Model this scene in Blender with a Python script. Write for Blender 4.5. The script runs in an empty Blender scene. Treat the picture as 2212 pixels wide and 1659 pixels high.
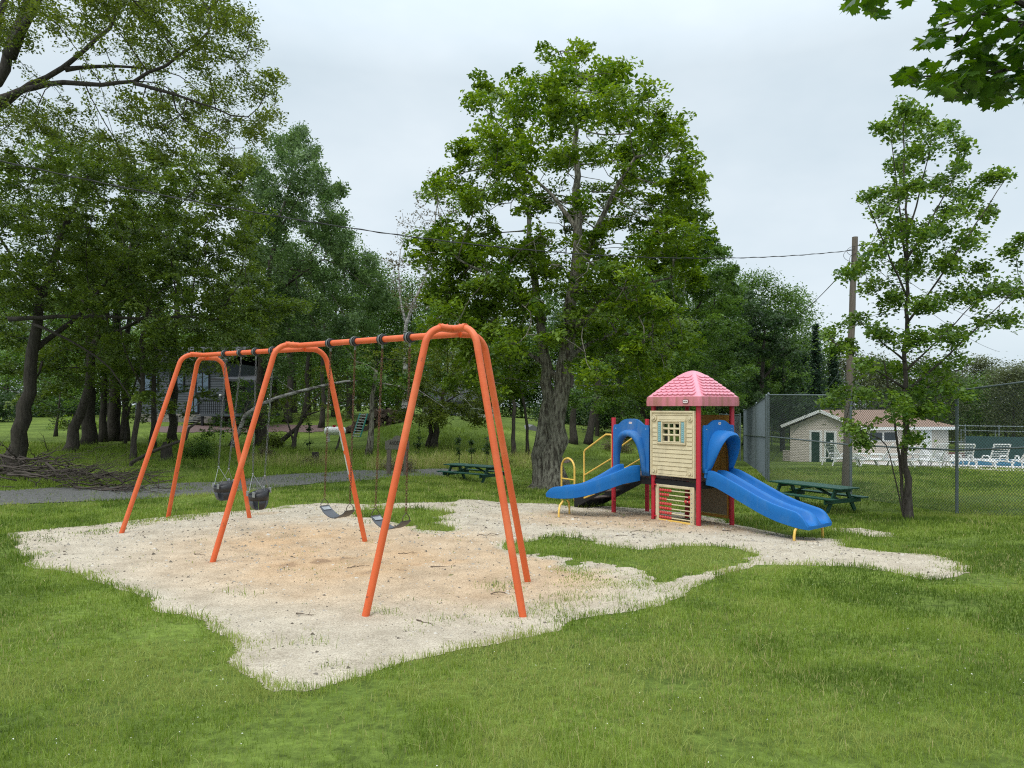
import bpy, bmesh, math, random
import numpy as np
from mathutils import Vector, Matrix

random.seed(7)
RNG = np.random.default_rng(11)
C = bpy.context.scene.collection
SC = bpy.context.scene

# ------------------------------------------------------------------ camera
F, CX, HZ, ZC = 1534.0, 1106.0, 880.0, 2.16
cd = bpy.data.cameras.new("camera"); cam = bpy.data.objects.new("camera", cd); C.objects.link(cam)
cd.sensor_width = 36; cd.lens = 36 * F / 2212; cd.shift_y = (HZ - 829.5) / 2212
cd.clip_start = 0.05; cd.clip_end = 3000
cam.location = (0, 0, ZC); cam.rotation_euler = (math.radians(90), 0, 0)
SC.camera = cam

# ------------------------------------------------------------------ sky, sun, exposure
EL, ROT = math.radians(58), math.radians(215)
w = bpy.data.worlds.new("World"); SC.world = w; w.use_nodes = True
nt = w.node_tree; nt.nodes.clear()
def N(t, k, **kw):
    n = t.nodes.new(k)
    for a, b in kw.items():
        if a.startswith('i_'): n.inputs[int(a[2:]) if a[2:].isdigit() else a[2:]].default_value = b
        else: setattr(n, a, b)
    return n
out = N(nt, 'ShaderNodeOutputWorld'); bg = N(nt, 'ShaderNodeBackground'); bg.inputs[1].default_value = 0.1
sky = N(nt, 'ShaderNodeTexSky'); sky.sky_type = 'NISHITA'; sky.sun_disc = False; sky.sun_elevation = EL; sky.sun_rotation = ROT
tc = N(nt, 'ShaderNodeTexCoord'); mp = N(nt, 'ShaderNodeMapping'); mp.inputs['Scale'].default_value = (1.6, 1.6, 3.2)
nz = N(nt, 'ShaderNodeTexNoise'); nz.inputs['Scale'].default_value = 1.3; nz.inputs['Detail'].default_value = 5; nz.inputs['Roughness'].default_value = .55
cr = N(nt, 'ShaderNodeValToRGB')
cr.color_ramp.elements[0].position = .35; cr.color_ramp.elements[0].color = (5.9, 6.9, 7.6, 1)
cr.color_ramp.elements[1].position = .68; cr.color_ramp.elements[1].color = (7.4, 8.2, 8.75, 1)
sx = N(nt, 'ShaderNodeSeparateXYZ'); mr = N(nt, 'ShaderNodeMapRange')
mr.inputs[1].default_value = .42; mr.inputs[2].default_value = 1.0; mr.inputs[3].default_value = 1.0; mr.inputs[4].default_value = 3.0
mul = N(nt, 'ShaderNodeVectorMath', operation='SCALE')
mx = N(nt, 'ShaderNodeMixRGB'); mx.inputs[0].default_value = .93
L = nt.links.new
L(tc.outputs['Generated'], mp.inputs[0]); L(mp.outputs[0], nz.inputs['Vector']); L(nz.outputs[0], cr.inputs[0])
L(tc.outputs['Generated'], sx.inputs[0]); L(sx.outputs[2], mr.inputs[0]); L(cr.outputs[0], mul.inputs[0]); L(mr.outputs[0], mul.inputs['Scale'])
L(sky.outputs[0], mx.inputs[1]); L(mul.outputs[0], mx.inputs[2]); L(mx.outputs[0], bg.inputs[0]); L(bg.outputs[0], out.inputs[0])
sl = bpy.data.lights.new("sun", 'SUN'); sl.energy = 1.5; sl.angle = math.radians(25); sl.color = (1, .96, .9)
so = bpy.data.objects.new("sun", sl); C.objects.link(so)
so.rotation_euler = (math.radians(90) - EL, 0, math.radians(180) - ROT)
so.location = (0, 0, 40)
SC.view_settings.view_transform = 'Standard'; SC.view_settings.look = 'None'; SC.view_settings.exposure = 0.2; SC.view_settings.gamma = 1
SC.render.engine = 'CYCLES'
SC.cycles.use_denoising = False; SC.cycles.filter_width = 1.15; SC.cycles.max_bounces = 6; SC.cycles.diffuse_bounces = 3; SC.cycles.glossy_bounces = 2; SC.cycles.transmission_bounces = 4

# ------------------------------------------------------------------ helpers
def V(*a): return Vector(a)
def P(px, py, d): return Vector(((px - CX) / F * d, d, ZC + (HZ - py) / F * d))

GP = [(1106,1659,3.6),(0,1659,3.6),(2212,1659,3.6),(600,1490,5.1),(787,1332,7.33),(1132,1337,7.25),(1142,1260,8.72),(457,1215,9.89),
 (790,1172,11.35),(260,1153,12.14),(362,1118,13.9),(540,1120,13.8),(1509,1137,14.06),(1411,1124.5,14.94),(1580,1135.6,14.77),(1326,1108,15.82),
 (1397,1105.5,16.53),(1210,1116,15.1),(1740,1168,12.9),(2212,1200,10.2),(2212,1125,15),(0,1200,10.2),(0,1140,13),(0,1085,16.5),(500,1050,21),(930,1028,26),
 (1015,1043,27),(1800,1112,18.5),(2067,1112,17.5),(1837,1077,21),(1660,1040,25),(1963,1120,16),(1180,1058,23),(1862,998,40),(1711,996,44),(2155,1011,34),
 (1900,1008,34),(2400,1012,36),(60,1000,26),(300,960,34),(420,906,50),(150,915,50),(900,908,45),(1000,906,48),(760,945,44),(950,1000,31),(1280,965,45),(1600,955,60),(1130,985,38),(100,1045,19),(2100,980,60)]
_pts = [(P(*g).x, P(*g).y, P(*g).z) for g in GP]
_pts += [(0,0,.45),(-8,0,.45),(8,0,.4),(-14,-14,.5),(14,-14,.4),(-130,150,2),(0,160,1.2),(130,150,-.5),(-70,40,1),(80,40,-.6),(-60,90,1.6),(90,90,-.8),(30,110,-.3),(0,300,2),(-250,300,3),(250,300,0),(-200,0,1),(200,0,0),(-40,10,.6),(40,10,-.1)]
_pts = np.array(_pts)
def _tps_fit(p, lam=.6):
    n = len(p); d = np.hypot(p[:,None,0]-p[None,:,0], p[:,None,1]-p[None,:,1])
    K = np.where(d > 0, d*d*np.log(d+1e-9), 0) + lam*np.eye(n)
    A = np.zeros((n+3,n+3)); A[:n,:n] = K; A[:n,n] = 1; A[:n,n+1:] = p[:,:2]; A[n,:n] = 1; A[n+1:,:n] = p[:,:2].T
    return np.linalg.solve(A, np.concatenate([p[:,2], np.zeros(3)]))
_W = _tps_fit(_pts)
def gz(x, y):
    x = np.atleast_1d(np.asarray(x, float)); y = np.atleast_1d(np.asarray(y, float)); o = np.empty(x.shape)
    xf, yf, of = x.ravel(), y.ravel(), np.empty(x.size)
    for s in range(0, x.size, 40000):
        a = xf[s:s+40000]; b = yf[s:s+40000]
        d2 = (a[:,None]-_pts[None,:,0])**2 + (b[:,None]-_pts[None,:,1])**2
        of[s:s+40000] = (.5*d2*np.log(d2+1e-12)) @ _W[:-3] + _W[-3] + _W[-2]*a + _W[-1]*b
    return of.reshape(x.shape)
def g1(x, y): return float(gz(x, y)[0])
def G(px, d, dz=0.0):
    x = (px - CX)/F*d
    return Vector((x, d, g1(x, d) + dz))
def ghit(px, py):
    """where the ray of a pixel meets the ground"""
    d = np.geomspace(2.5, 140, 900); x = (px-CX)/F*d; z = ZC + (HZ-py)/F*d; h = gz(x, d)
    i = int(np.argmax(z < h)); i = max(i, 1)
    a, b = z[i-1]-h[i-1], z[i]-h[i]; t = a/(a-b) if a != b else 0
    dd = d[i-1] + (d[i]-d[i-1])*t
    return np.array([(px-CX)/F*dd, dd])

def vnoise(x, y, seed=0):
    """smooth value noise in 0..1"""
    xi = np.floor(x).astype(np.int64); yi = np.floor(y).astype(np.int64); xf = x-xi; yf = y-yi
    def h(a, b):
        n = (a*374761393 + b*668265263 + seed*1442695) & 0x7fffffff
        n = ((n ^ (n >> 13))*1274126177) & 0x7fffffff
        return ((n ^ (n >> 16)) & 0xffff)/65535.0
    u = xf*xf*(3-2*xf); v = yf*yf*(3-2*yf)
    return (h(xi,yi)*(1-u)+h(xi+1,yi)*u)*(1-v) + (h(xi,yi+1)*(1-u)+h(xi+1,yi+1)*u)*v
def fnoise(x, y, s, o=4, seed=0):
    r = 0; a = .5; t = 0
    for k in range(o): r = r + a*vnoise(x/s*2**k, y/s*2**k, seed+k); t += a; a *= .5
    return r/t

ORG = {}
def link(o, parent=None):
    C.objects.link(o)
    if parent is not None: o.parent = parent
    return o
def tag(o, label=None, cat=None, group=None, kind=None):
    if label: o['label'] = label
    if cat: o['category'] = cat
    if group: o['group'] = group
    if kind: o['kind'] = kind
    return o
def thing(name, loc, label, cat, group=None):
    o = bpy.data.objects.new(name, None); o.empty_display_size = .2; C.objects.link(o); o.location = loc; ORG[o] = Vector(loc)
    return tag(o, label, cat, group)
def copy_tree(o, parent=None):
    c = o.copy(); C.objects.link(c)
    if parent is not None: c.parent = parent
    for ch in o.children: copy_tree(ch, c)
    return c
def finish(o, me, m, parent, smooth, angle=40, bevel=0):
    if m is not None: me.materials.append(m)
    if smooth:
        me.polygons.foreach_set('use_smooth', [True]*len(me.polygons))
        if angle: me.set_sharp_from_angle(angle=math.radians(angle))
    if bevel:
        b = o.modifiers.new('bevel', 'BEVEL'); b.width = bevel; b.segments = 2; b.limit_method = 'ANGLE'; b.angle_limit = math.radians(40)
class MB:
    """collects shapes in world coordinates and links them as one mesh object"""
    def __init__(s): s.v = []; s.f = []
    def add(s, vs, fs):
        k = len(s.v); s.v += [tuple(x) for x in vs]; s.f += [tuple(i+k for i in f) for f in fs]; return s
    def hexa(s, c):
        """eight corners: bottom loop of four, top loop of four"""
        c = [Vector(x) for x in c]
        vol = (c[1]-c[0]).cross(c[3]-c[0]).dot(c[4]-c[0])
        fs = [(0,3,2,1),(4,5,6,7),(0,1,5,4),(1,2,6,5),(2,3,7,6),(3,0,4,7)]
        if vol < 0: fs = [f[::-1] for f in fs]
        return s.add(c, fs)
    def box(s, c, size, M=None):
        hx, hy, hz = [q/2 for q in size]; M = M or Matrix.Identity(3); c = Vector(c)
        pts = [c + M @ Vector(p) for p in ((-hx,-hy,-hz),(hx,-hy,-hz),(hx,hy,-hz),(-hx,hy,-hz),(-hx,-hy,hz),(hx,-hy,hz),(hx,hy,hz),(-hx,hy,hz))]
        return s.hexa(pts)
    def beam(s, a, b, wd, th, up=(0,0,1)):
        a = Vector(a); b = Vector(b); t = (b-a).normalized(); up = Vector(up)
        sd = t.cross(up)
        if sd.length < 1e-4: sd = t.cross(Vector((1,0,0)))
        sd.normalize(); u = sd.cross(t)
        o = [(-1,-1),(1,-1),(1,1),(-1,1)]
        return s.hexa([a+sd*wd/2*i+u*th/2*j for i,j in o] + [b+sd*wd/2*i+u*th/2*j for i,j in o])
    def tube(s, pts, r, n=10, cap=True, closed=False):
        pts = [Vector(p) for p in pts]; m = len(pts)
        rr = r if isinstance(r, (list, tuple)) else [r]*m
        rings = []; t0 = None; u = None
        for i in range(m):
            if closed: t = pts[(i+1)%m]-pts[i-1]
            else: t = pts[min(i+1,m-1)]-pts[max(i-1,0)]
            if t.length < 1e-9: t = t0 or Vector((0,0,1))
            t.normalize()
            if u is None:
                u = t.cross(Vector((0,0,1)));
                if u.length < .05: u = t.cross(Vector((1,0,0)))
                u.normalize()
            else:
                u = (u - t*u.dot(t))
                if u.length < 1e-6: u = t.orthogonal()
                u.normalize()
            b = t.cross(u); t0 = t
            rings.append([pts[i]+(u*math.cos(2*math.pi*k/n)+b*math.sin(2*math.pi*k/n))*rr[i] for k in range(n)])
        vs = [p for q in rings for p in q]; fs = []
        for i in range(m if closed else m-1):
            j = (i+1)%m
            for k in range(n): fs.append((i*n+k, i*n+(k+1)%n, j*n+(k+1)%n, j*n+k))
        if cap and not closed: fs += [tuple(range(n))[::-1], tuple((m-1)*n+k for k in range(n))]
        return s.add(vs, fs)
    def loft(s, rings, cap=True, closed=True):
        """rings of equal length joined in order; closed: each ring is a loop"""
        n = len(rings[0]); vs = [p for q in rings for p in q]; fs = []
        for i in range(len(rings)-1):
            for k in range(n if closed else n-1): fs.append((i*n+k, i*n+(k+1)%n, (i+1)*n+(k+1)%n, (i+1)*n+k))
        if cap: fs += [tuple(range(n))[::-1], tuple((len(rings)-1)*n+k for k in range(n))]
        return s.add(vs, fs)
    def prism(s, loop, d):
        loop = [Vector(p) for p in loop]; d = Vector(d); n = len(loop)
        return s.loft([loop, [p+d for p in loop]])
    def ball(s, c, r, n=10, sc=(1,1,1)):
        c = Vector(c); rings = []
        for i in range(1, n//2):
            a = math.pi*i/(n//2)
            rings.append([c+Vector((r*sc[0]*math.sin(a)*math.cos(2*math.pi*k/n), r*sc[1]*math.sin(a)*math.sin(2*math.pi*k/n), r*sc[2]*math.cos(a))) for k in range(n)])
        return s.loft(rings)
    def build(s, name, m, parent=None, smooth=False, bevel=0, angle=40, fix=True):
        me = bpy.data.meshes.new(name); root = parent
        while root is not None and root.parent is not None: root = root.parent
        o0 = ORG.get(root, Vector((0,0,0)))
        me.from_pydata([(x-o0.x, y-o0.y, z-o0.z) for x,y,z in s.v], [], s.f); me.update()
        if fix:
            b = bmesh.new(); b.from_mesh(me); bmesh.ops.recalc_face_normals(b, faces=b.faces); b.to_mesh(me); b.free()
        o = bpy.data.objects.new(name, me); link(o, parent); finish(o, me, m, parent, smooth, angle, bevel)
        return o
def np_mesh(name, v, f, m, parent=None, tint=None, smooth=False, org=None):
    """fast mesh from arrays: v (n,3), f (m,k)"""
    me = bpy.data.meshes.new(name); v = np.asarray(v, np.float32)
    if org is not None: v = v - np.asarray(org, np.float32)
    f = np.asarray(f, np.int32); k = f.shape[1]
    me.vertices.add(len(v)); me.vertices.foreach_set('co', v.ravel())
    me.loops.add(f.size); me.loops.foreach_set('vertex_index', f.ravel())
    me.polygons.add(len(f)); me.polygons.foreach_set('loop_start', np.arange(0, f.size, k, dtype=np.int32)); me.polygons.foreach_set('loop_total', np.full(len(f), k, np.int32))
    if smooth: me.polygons.foreach_set('use_smooth', np.ones(len(f), bool))
    if tint is not None:
        a = me.attributes.new('tint', 'FLOAT', 'FACE'); a.data.foreach_set('value', np.asarray(tint, np.float32))
    me.update(calc_edges=True)
    o = bpy.data.objects.new(name, me); link(o, parent)
    if m is not None: me.materials.append(m)
    return o

# ------------------------------------------------------------------ materials
def mat(name, col, rough=.55, col2=None, ns=4.0, amt=.5, bump=0, bs=40, spec=.4, metal=0, stretch=(1,1,1), detail=5):
    m = bpy.data.materials.new(name); m.use_nodes = True; t = m.node_tree; b = t.nodes['Principled BSDF']
    b.inputs['Base Color'].default_value = (*col, 1); b.inputs['Roughness'].default_value = rough; b.inputs['Metallic'].default_value = metal
    b.inputs['Specular IOR Level'].default_value = spec
    if col2 or bump:
        tc = N(t, 'ShaderNodeTexCoord'); mp = N(t, 'ShaderNodeMapping'); mp.inputs['Scale'].default_value = stretch
        t.links.new(tc.outputs['Object'], mp.inputs[0])
    if col2:
        nz = N(t, 'ShaderNodeTexNoise'); nz.inputs['Scale'].default_value = ns; nz.inputs['Detail'].default_value = detail; nz.inputs['Roughness'].default_value = .65
        r = N(t, 'ShaderNodeValToRGB'); r.color_ramp.elements[0].position = .5-amt/2; r.color_ramp.elements[1].position = .5+amt/2
        r.color_ramp.elements[0].color = (*col, 1); r.color_ramp.elements[1].color = (*col2, 1)
        t.links.new(mp.outputs[0], nz.inputs['Vector']); t.links.new(nz.outputs[0], r.inputs[0]); t.links.new(r.outputs[0], b.inputs['Base Color'])
    if bump:
        n2 = N(t, 'ShaderNodeTexNoise'); n2.inputs['Scale'].default_value = bs; n2.inputs['Detail'].default_value = 4
        bp = N(t, 'ShaderNodeBump'); bp.inputs['Strength'].default_value = bump; bp.inputs['Distance'].default_value = .02
        t.links.new(mp.outputs[0], n2.inputs['Vector']); t.links.new(n2.outputs[0], bp.inputs['Height']); t.links.new(bp.outputs[0], b.inputs['Normal'])
    return m
def wear(m, col, scale, lo, hi, amt=1.0, stretch=(1,1,1)):
    t = m.node_tree; b = t.nodes['Principled BSDF']; tc = N(t, 'ShaderNodeTexCoord'); mp = N(t, 'ShaderNodeMapping'); mp.inputs['Scale'].default_value = stretch
    nz = N(t, 'ShaderNodeTexNoise'); nz.inputs['Scale'].default_value = scale; nz.inputs['Detail'].default_value = 7; nz.inputs['Roughness'].default_value = .7
    r = N(t, 'ShaderNodeMapRange'); r.inputs[1].default_value = lo; r.inputs[2].default_value = hi; r.inputs[3].default_value = 0; r.inputs[4].default_value = amt
    mx = N(t, 'ShaderNodeMixRGB'); mx.inputs[2].default_value = (*col, 1); old = b.inputs['Base Color'].links
    if old: t.links.new(old[0].from_socket, mx.inputs[1])
    else: mx.inputs[1].default_value = b.inputs['Base Color'].default_value
    t.links.new(tc.outputs['Object'], mp.inputs[0]); t.links.new(mp.outputs[0], nz.inputs['Vector']); t.links.new(nz.outputs[0], r.inputs[0]); t.links.new(r.outputs[0], mx.inputs[0]); t.links.new(mx.outputs[0], b.inputs['Base Color'])
def leafmat(name, c1, c2, trans=.35, rough=.5, spec=.35):
    m = bpy.data.materials.new(name); m.use_nodes = True; t = m.node_tree; b = t.nodes['Principled BSDF']; o = t.nodes['Material Output']
    a = N(t, 'ShaderNodeAttribute', attribute_name='tint'); r = N(t, 'ShaderNodeValToRGB')
    r.color_ramp.elements[0].color = (*c1, 1); r.color_ramp.elements[1].color = (*c2, 1)
    tr = N(t, 'ShaderNodeBsdfTranslucent'); mx = N(t, 'ShaderNodeMixShader'); mx.inputs[0].default_value = trans
    hs = N(t, 'ShaderNodeHueSaturation'); hs.inputs['Value'].default_value = 1.5; hs.inputs['Saturation'].default_value = 1.1; hs.inputs['Hue'].default_value = .49
    b.inputs['Roughness'].default_value = rough; b.inputs['Specular IOR Level'].default_value = spec
    t.links.new(a.outputs['Fac'], r.inputs[0]); t.links.new(r.outputs[0], b.inputs['Base Color']); t.links.new(r.outputs[0], hs.inputs['Color']); t.links.new(hs.outputs[0], tr.inputs[0])
    t.links.new(b.outputs[0], mx.inputs[1]); t.links.new(tr.outputs[0], mx.inputs[2]); t.links.new(mx.outputs[0], o.inputs[0])
    return m
M = {}
M['orange'] = mat('orange_paint', (.72,.13,.035), .5, (.60,.105,.03), 3, .6, .08, 60, .4)
M['steel'] = mat('galvanised_steel', (.36,.37,.38), .45, (.25,.26,.27), 9, .6, 0, 1, .5, .6)
M['chain'] = mat('dark_chain', (.06,.055,.05), .45, (.11,.075,.05), 5, .5, 0, 1, .5, .6)
M['zinc'] = mat('dull_zinc', (.13,.135,.14), .6, (.08,.08,.08), 9, .6)
M['rust'] = mat('rusty_chain', (.17,.06,.03), .7, (.08,.05,.04), 5, .5, 0, 1, .3, .3)
M['rubber'] = mat('black_rubber', (.022,.023,.026), .5, (.035,.036,.04), 6, .6)
M['greyrubber'] = mat('grey_rubber', (.055,.06,.07), .45, (.08,.085,.095), 6, .6)
M['bush'] = mat('grey_hanger', (.16,.17,.16), .6)
M['red'] = mat('red_post_paint', (.48,.012,.03), .38, (.40,.012,.028), 2, .7, 0, 1, .5)
M['blue'] = mat('blue_plastic', (.006,.118,.40), .5, (.010,.145,.42), 2.2, .7, .05, 90, .28)
M['blue_worn'] = mat('blue_weathered_plastic', (.008,.110,.37), .55, (.03,.15,.38), 3.5, .55, .05, 90, .28)
M['yellow'] = mat('yellow_paint', (.78,.50,.10), .4, (.72,.46,.10), 4, .6, 0, 1, .45)
M['mustard'] = mat('mustard_plastic', (.42,.22,.03), .55, (.34,.17,.025), 2.5, .6, .05, 60)
M['cream'] = mat('cream_plastic', (.66,.57,.37), .55, (.56,.48,.31), 5, .45, .05, 60, .35)
M['groove'] = mat('dirty_groove', (.33,.28,.18), .7)
M['tan'] = mat('tan_panel', (.22,.18,.12), .6, (.18,.15,.10), 3, .6)
M['teal'] = mat('pale_teal_plastic', (.24,.43,.45), .5)
M['black'] = mat('black_steel', (.012,.012,.013), .5, spec=.3)
M['deck'] = mat('brown_deck', (.09,.065,.055), .7)
M['bead'] = mat('red_bead', (.55,.05,.05), .5, (.50,.07,.06), 8, .6)
M['green'] = mat('green_table_paint', (.007,.058,.036), .5, (.010,.070,.043), 6, .5, .08, 50, .4, 0, (1,6,6))
M['post'] = mat('grey_fence_post', (.17,.20,.21), .5, (.13,.16,.17), 6, .6, 0, 1, .4, .3)
M['wire'] = mat('fence_wire', (.10,.12,.12), .5, (.07,.09,.09), 3, .6, 0, 1, .4, .3)
M['wood_grey'] = mat('weathered_wood', (.20,.165,.13), .85, (.10,.085,.07), 6, .6, .5, 20, .2, 0, (6,6,.6))
M['sign_wood'] = mat('weathered_sign_board', (.20,.185,.15), .9, (.10,.095,.08), 9, .5, .4, 25, .2, 0, (.8,1,5))
M['ink'] = mat('dark_paint', (.03,.027,.022), .8)
M['cable'] = mat('black_cable', (.03,.03,.03), .6)
M['sidings'] = mat('beige_siding', (.66,.585,.51), .7, (.61,.54,.47), 2, .6)
M['white'] = mat('white_paint', (.80,.80,.78), .45)
M['whiteplastic'] = mat('white_resin', (.78,.78,.76), .4)
M['shingle'] = mat('brown_shingles', (.30,.195,.145), .9, (.21,.14,.105), 9, .5, .4, 60)
M['doorgreen'] = mat('dark_green_door', (.008,.04,.028), .5)
M['glass'] = mat('dark_glass', (.02,.03,.04), .06, spec=.6)
M['windscreen'] = mat('green_windscreen', (.022,.055,.055), .8, (.03,.075,.07), 3, .6)
M['darksiding'] = mat('slate_siding', (.075,.085,.098), .7, (.06,.07,.08), 3, .6)
M['darkroof'] = mat('charcoal_roof', (.055,.057,.062), .9, (.04,.042,.046), 9, .6)
M['stone'] = mat('field_stone', (.30,.27,.24), .85, (.13,.12,.11), 5, .25, .6, 8, .2, 0, (1,1,1.4))
M['brownwood'] = mat('brown_rail', (.07,.035,.025), .8)
M['creamwall'] = mat('cream_house_wall', (.66,.62,.52), .7)
M['grey_tarp'] = mat('grey_tarp', (.17,.17,.17), .8, (.14,.14,.145), 2, .5)
M['cabinet'] = mat('pale_cabinet', (.50,.55,.58), .5)
M['ladder'] = mat('ladder_green', (.03,.22,.18), .5)
M['alu'] = mat('aluminium', (.6,.62,.62), .4, metal=.6)
M['logs'] = mat('cut_logs', (.05,.035,.026), .9, (.12,.085,.06), 7, .4)
M['bark'] = mat('grey_bark', (.105,.092,.078), .95, (.045,.038,.032), 5, .35, .9, 9, .1, 0, (3,3,.7))
M['bark_lichen'] = mat('lichen_bark', (.25,.235,.185), .95, (.065,.056,.045), 4.2, .20, 1.0, 8, .1, 0, (3.2,3.2,.8))
M['bark_dark'] = mat('dark_bark', (.035,.03,.026), .95, (.075,.067,.055), 5, .35, .9, 9, .1, 0, (3,3,.7))
M['bark_birch'] = mat('birch_bark', (.46,.44,.41), .8, (.10,.09,.085), 3, .18, .3, 9, .1, 0, (1,1,4))
M['deadwood'] = mat('dead_branches', (.035,.027,.021), .9, (.085,.068,.055), 4, .4)
M['twig'] = mat('dry_twig', (.13,.09,.065), .9, (.07,.05,.04), 12, .5)
M['label'] = mat('white_sticker', (.62,.62,.58), .6, (.30,.30,.28), 60, .3)
M['mulch'] = mat('red_brown_mulch', (.10,.062,.055), .95, (.16,.105,.095), 14, .4, .4, 30)
M['gravel'] = mat('grey_gravel', (.15,.145,.135), .95, (.05,.05,.045), 14, .5, .5, 60)
M['concrete'] = mat('pool_concrete', (.58,.54,.48), .8, (.52,.48,.43), 3, .6)
M['water'] = mat('pool_water', (.05,.20,.28), .08, spec=.5)
M['logoplate'] = mat('pale_badge', (.72,.60,.60), .4)
M['maroon'] = mat('badge_rim', (.16,.02,.03), .4)
def pink():
    m = mat('pink_plastic', (.74,.30,.37), .42, (.68,.25,.31), 3, .7, .04, 80, .45)
    return m
M['pink'] = pink()
wear(M['orange'], (.16,.05,.025), 11, .64, .70, .9); wear(M['orange'], (.80,.24,.10), 1.3, .5, .75, .7)
wear(M['blue'], (.05,.17,.38), 5, .52, .80, .8, (1,1,.35)); wear(M['blue_worn'], (.11,.20,.36), 4, .48, .75, .8, (1,1,.35)); wear(M['cream'], (.30,.25,.16), 3.5, .52, .80, .7, (1,1,.4)); wear(M['red'], (.30,.03,.04), 8, .55, .8, .8); wear(M['pink'], (.50,.24,.24), 3, .55, .85, .6); wear(M['yellow'], (.45,.28,.08), 7, .58, .75, .8); wear(M['green'], (.03,.06,.042), 6, .55, .8, .7)
M['pink_band'] = mat('stained_pink_plastic', (.60,.19,.24), .5, (.36,.15,.12), 2.6, .24, .04, 60, .4, 0, (2.6,2.6,.25))

# ------------------------------------------------------------------ ground, sand, track
def inpoly(x, y, poly):
    r = np.zeros(x.shape, bool); n = len(poly)
    for i in range(n):
        (x1,y1),(x2,y2) = poly[i], poly[(i+1)%n]
        c = ((y1 > y) != (y2 > y)) & (x < (x2-x1)*(y-y1)/(y2-y1+1e-12)+x1); r ^= c
    return r
def sdist(x, y, poly):
    """signed distance to a polygon, positive inside"""
    d = np.full(x.shape, 1e9); n = len(poly)
    for i in range(n):
        a = poly[i]; b = poly[(i+1)%n]; ex, ey = b[0]-a[0], b[1]-a[1]; l2 = ex*ex+ey*ey+1e-12
        t = np.clip(((x-a[0])*ex+(y-a[1])*ey)/l2, 0, 1); d = np.minimum(d, np.hypot(x-a[0]-t*ex, y-a[1]-t*ey))
    return np.where(inpoly(x, y, poly), d, -d)
def poly_px(l): return [tuple(ghit(*p)) for p in l]
SAND = poly_px([(45,1196),(60,1170),(30,1152),(130,1140),(250,1131),(370,1116),(480,1106),(600,1096),(690,1086),(800,1091),(860,1087),(960,1085),(1010,1079),(1100,1086),
 (1200,1088),(1250,1096),(1320,1095),(1400,1100),(1480,1108),(1560,1124),(1630,1140),(1690,1156),(1760,1162),(1815,1166),(1835,1183),(1900,1193),(2000,1199),(2095,1222),(2065,1240),(2010,1249),
 (1950,1236),(1850,1224),(1750,1224),(1640,1222),(1560,1240),(1520,1262),(1480,1282),(1420,1306),(1340,1326),(1250,1346),(1200,1362),(1100,1390),(1000,1412),(920,1430),(820,1458),(760,1477),(680,1489),
 (600,1491),(555,1472),(525,1432),(500,1392),(460,1352),(420,1332),(340,1312),(260,1286),(200,1252),(120,1237),(60,1214)])
ISL1 = poly_px([(795,1106),(870,1095),(950,1105),(997,1136),(960,1146),(880,1137),(820,1128)])
ISL2 = poly_px([(1140,1178),(1220,1160),(1300,1168),(1400,1180),(1560,1186),(1618,1203),(1590,1222),(1500,1243),(1440,1247),(1330,1226),(1250,1202),(1180,1192)])
STRIP = poly_px([(1790,1141),(1850,1142),(1920,1152),(1935,1160),(1890,1160),(1830,1150)])
THIN = poly_px([(1180,1215),(1260,1212),(1340,1232),(1440,1250),(1540,1235),(1480,1284),(1420,1308),(1330,1330),(1230,1350),(1150,1362),(1160,1300)])
THIN2 = poly_px([(250,1130),(380,1112),(560,1095),(700,1084),(720,1094),(560,1112),(380,1134),(270,1146)])
THIN3 = poly_px([(60,1160),(230,1140),(330,1140),(200,1165),(80,1180)])
_xs = np.arange(-10.5, 9.2, .03); _ys = np.arange(4.6, 18.2, .03)
_gx, _gy = np.meshgrid(_xs, _ys)
def sand_field(x, y):
    j = (fnoise(x, y, .8, 5, 3)-.5)*.95
    a = sdist(x, y, SAND)*1.0 + j*.55
    a = np.maximum(a, sdist(x, y, STRIP) + j*.5)
    a = np.minimum(a, -sdist(x, y, ISL1) + j*1.5); a = np.minimum(a, -sdist(x, y, ISL2) + j*1.7)
    return a
SF = sand_field(_gx, _gy)
def sf_at(x, y):
    i = np.clip(((y-_ys[0])/.03), 0, len(_ys)-1).astype(int); k = np.clip(((x-_xs[0])/.03), 0, len(_xs)-1).astype(int)
    r = SF[i, k]
    return np.where((x > _xs[0]) & (x < _xs[-1]) & (y > _ys[0]) & (y < _ys[-1]), r, -1.0)
ROAD = poly_px([(-420,1092),(0,1062),(200,1052),(420,1043),(620,1026),(800,1016),(960,1012),(985,1018),(940,1031),(800,1036),(620,1052),(480,1066),(300,1078),(150,1085),(0,1094),(-420,1140)])

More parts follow.
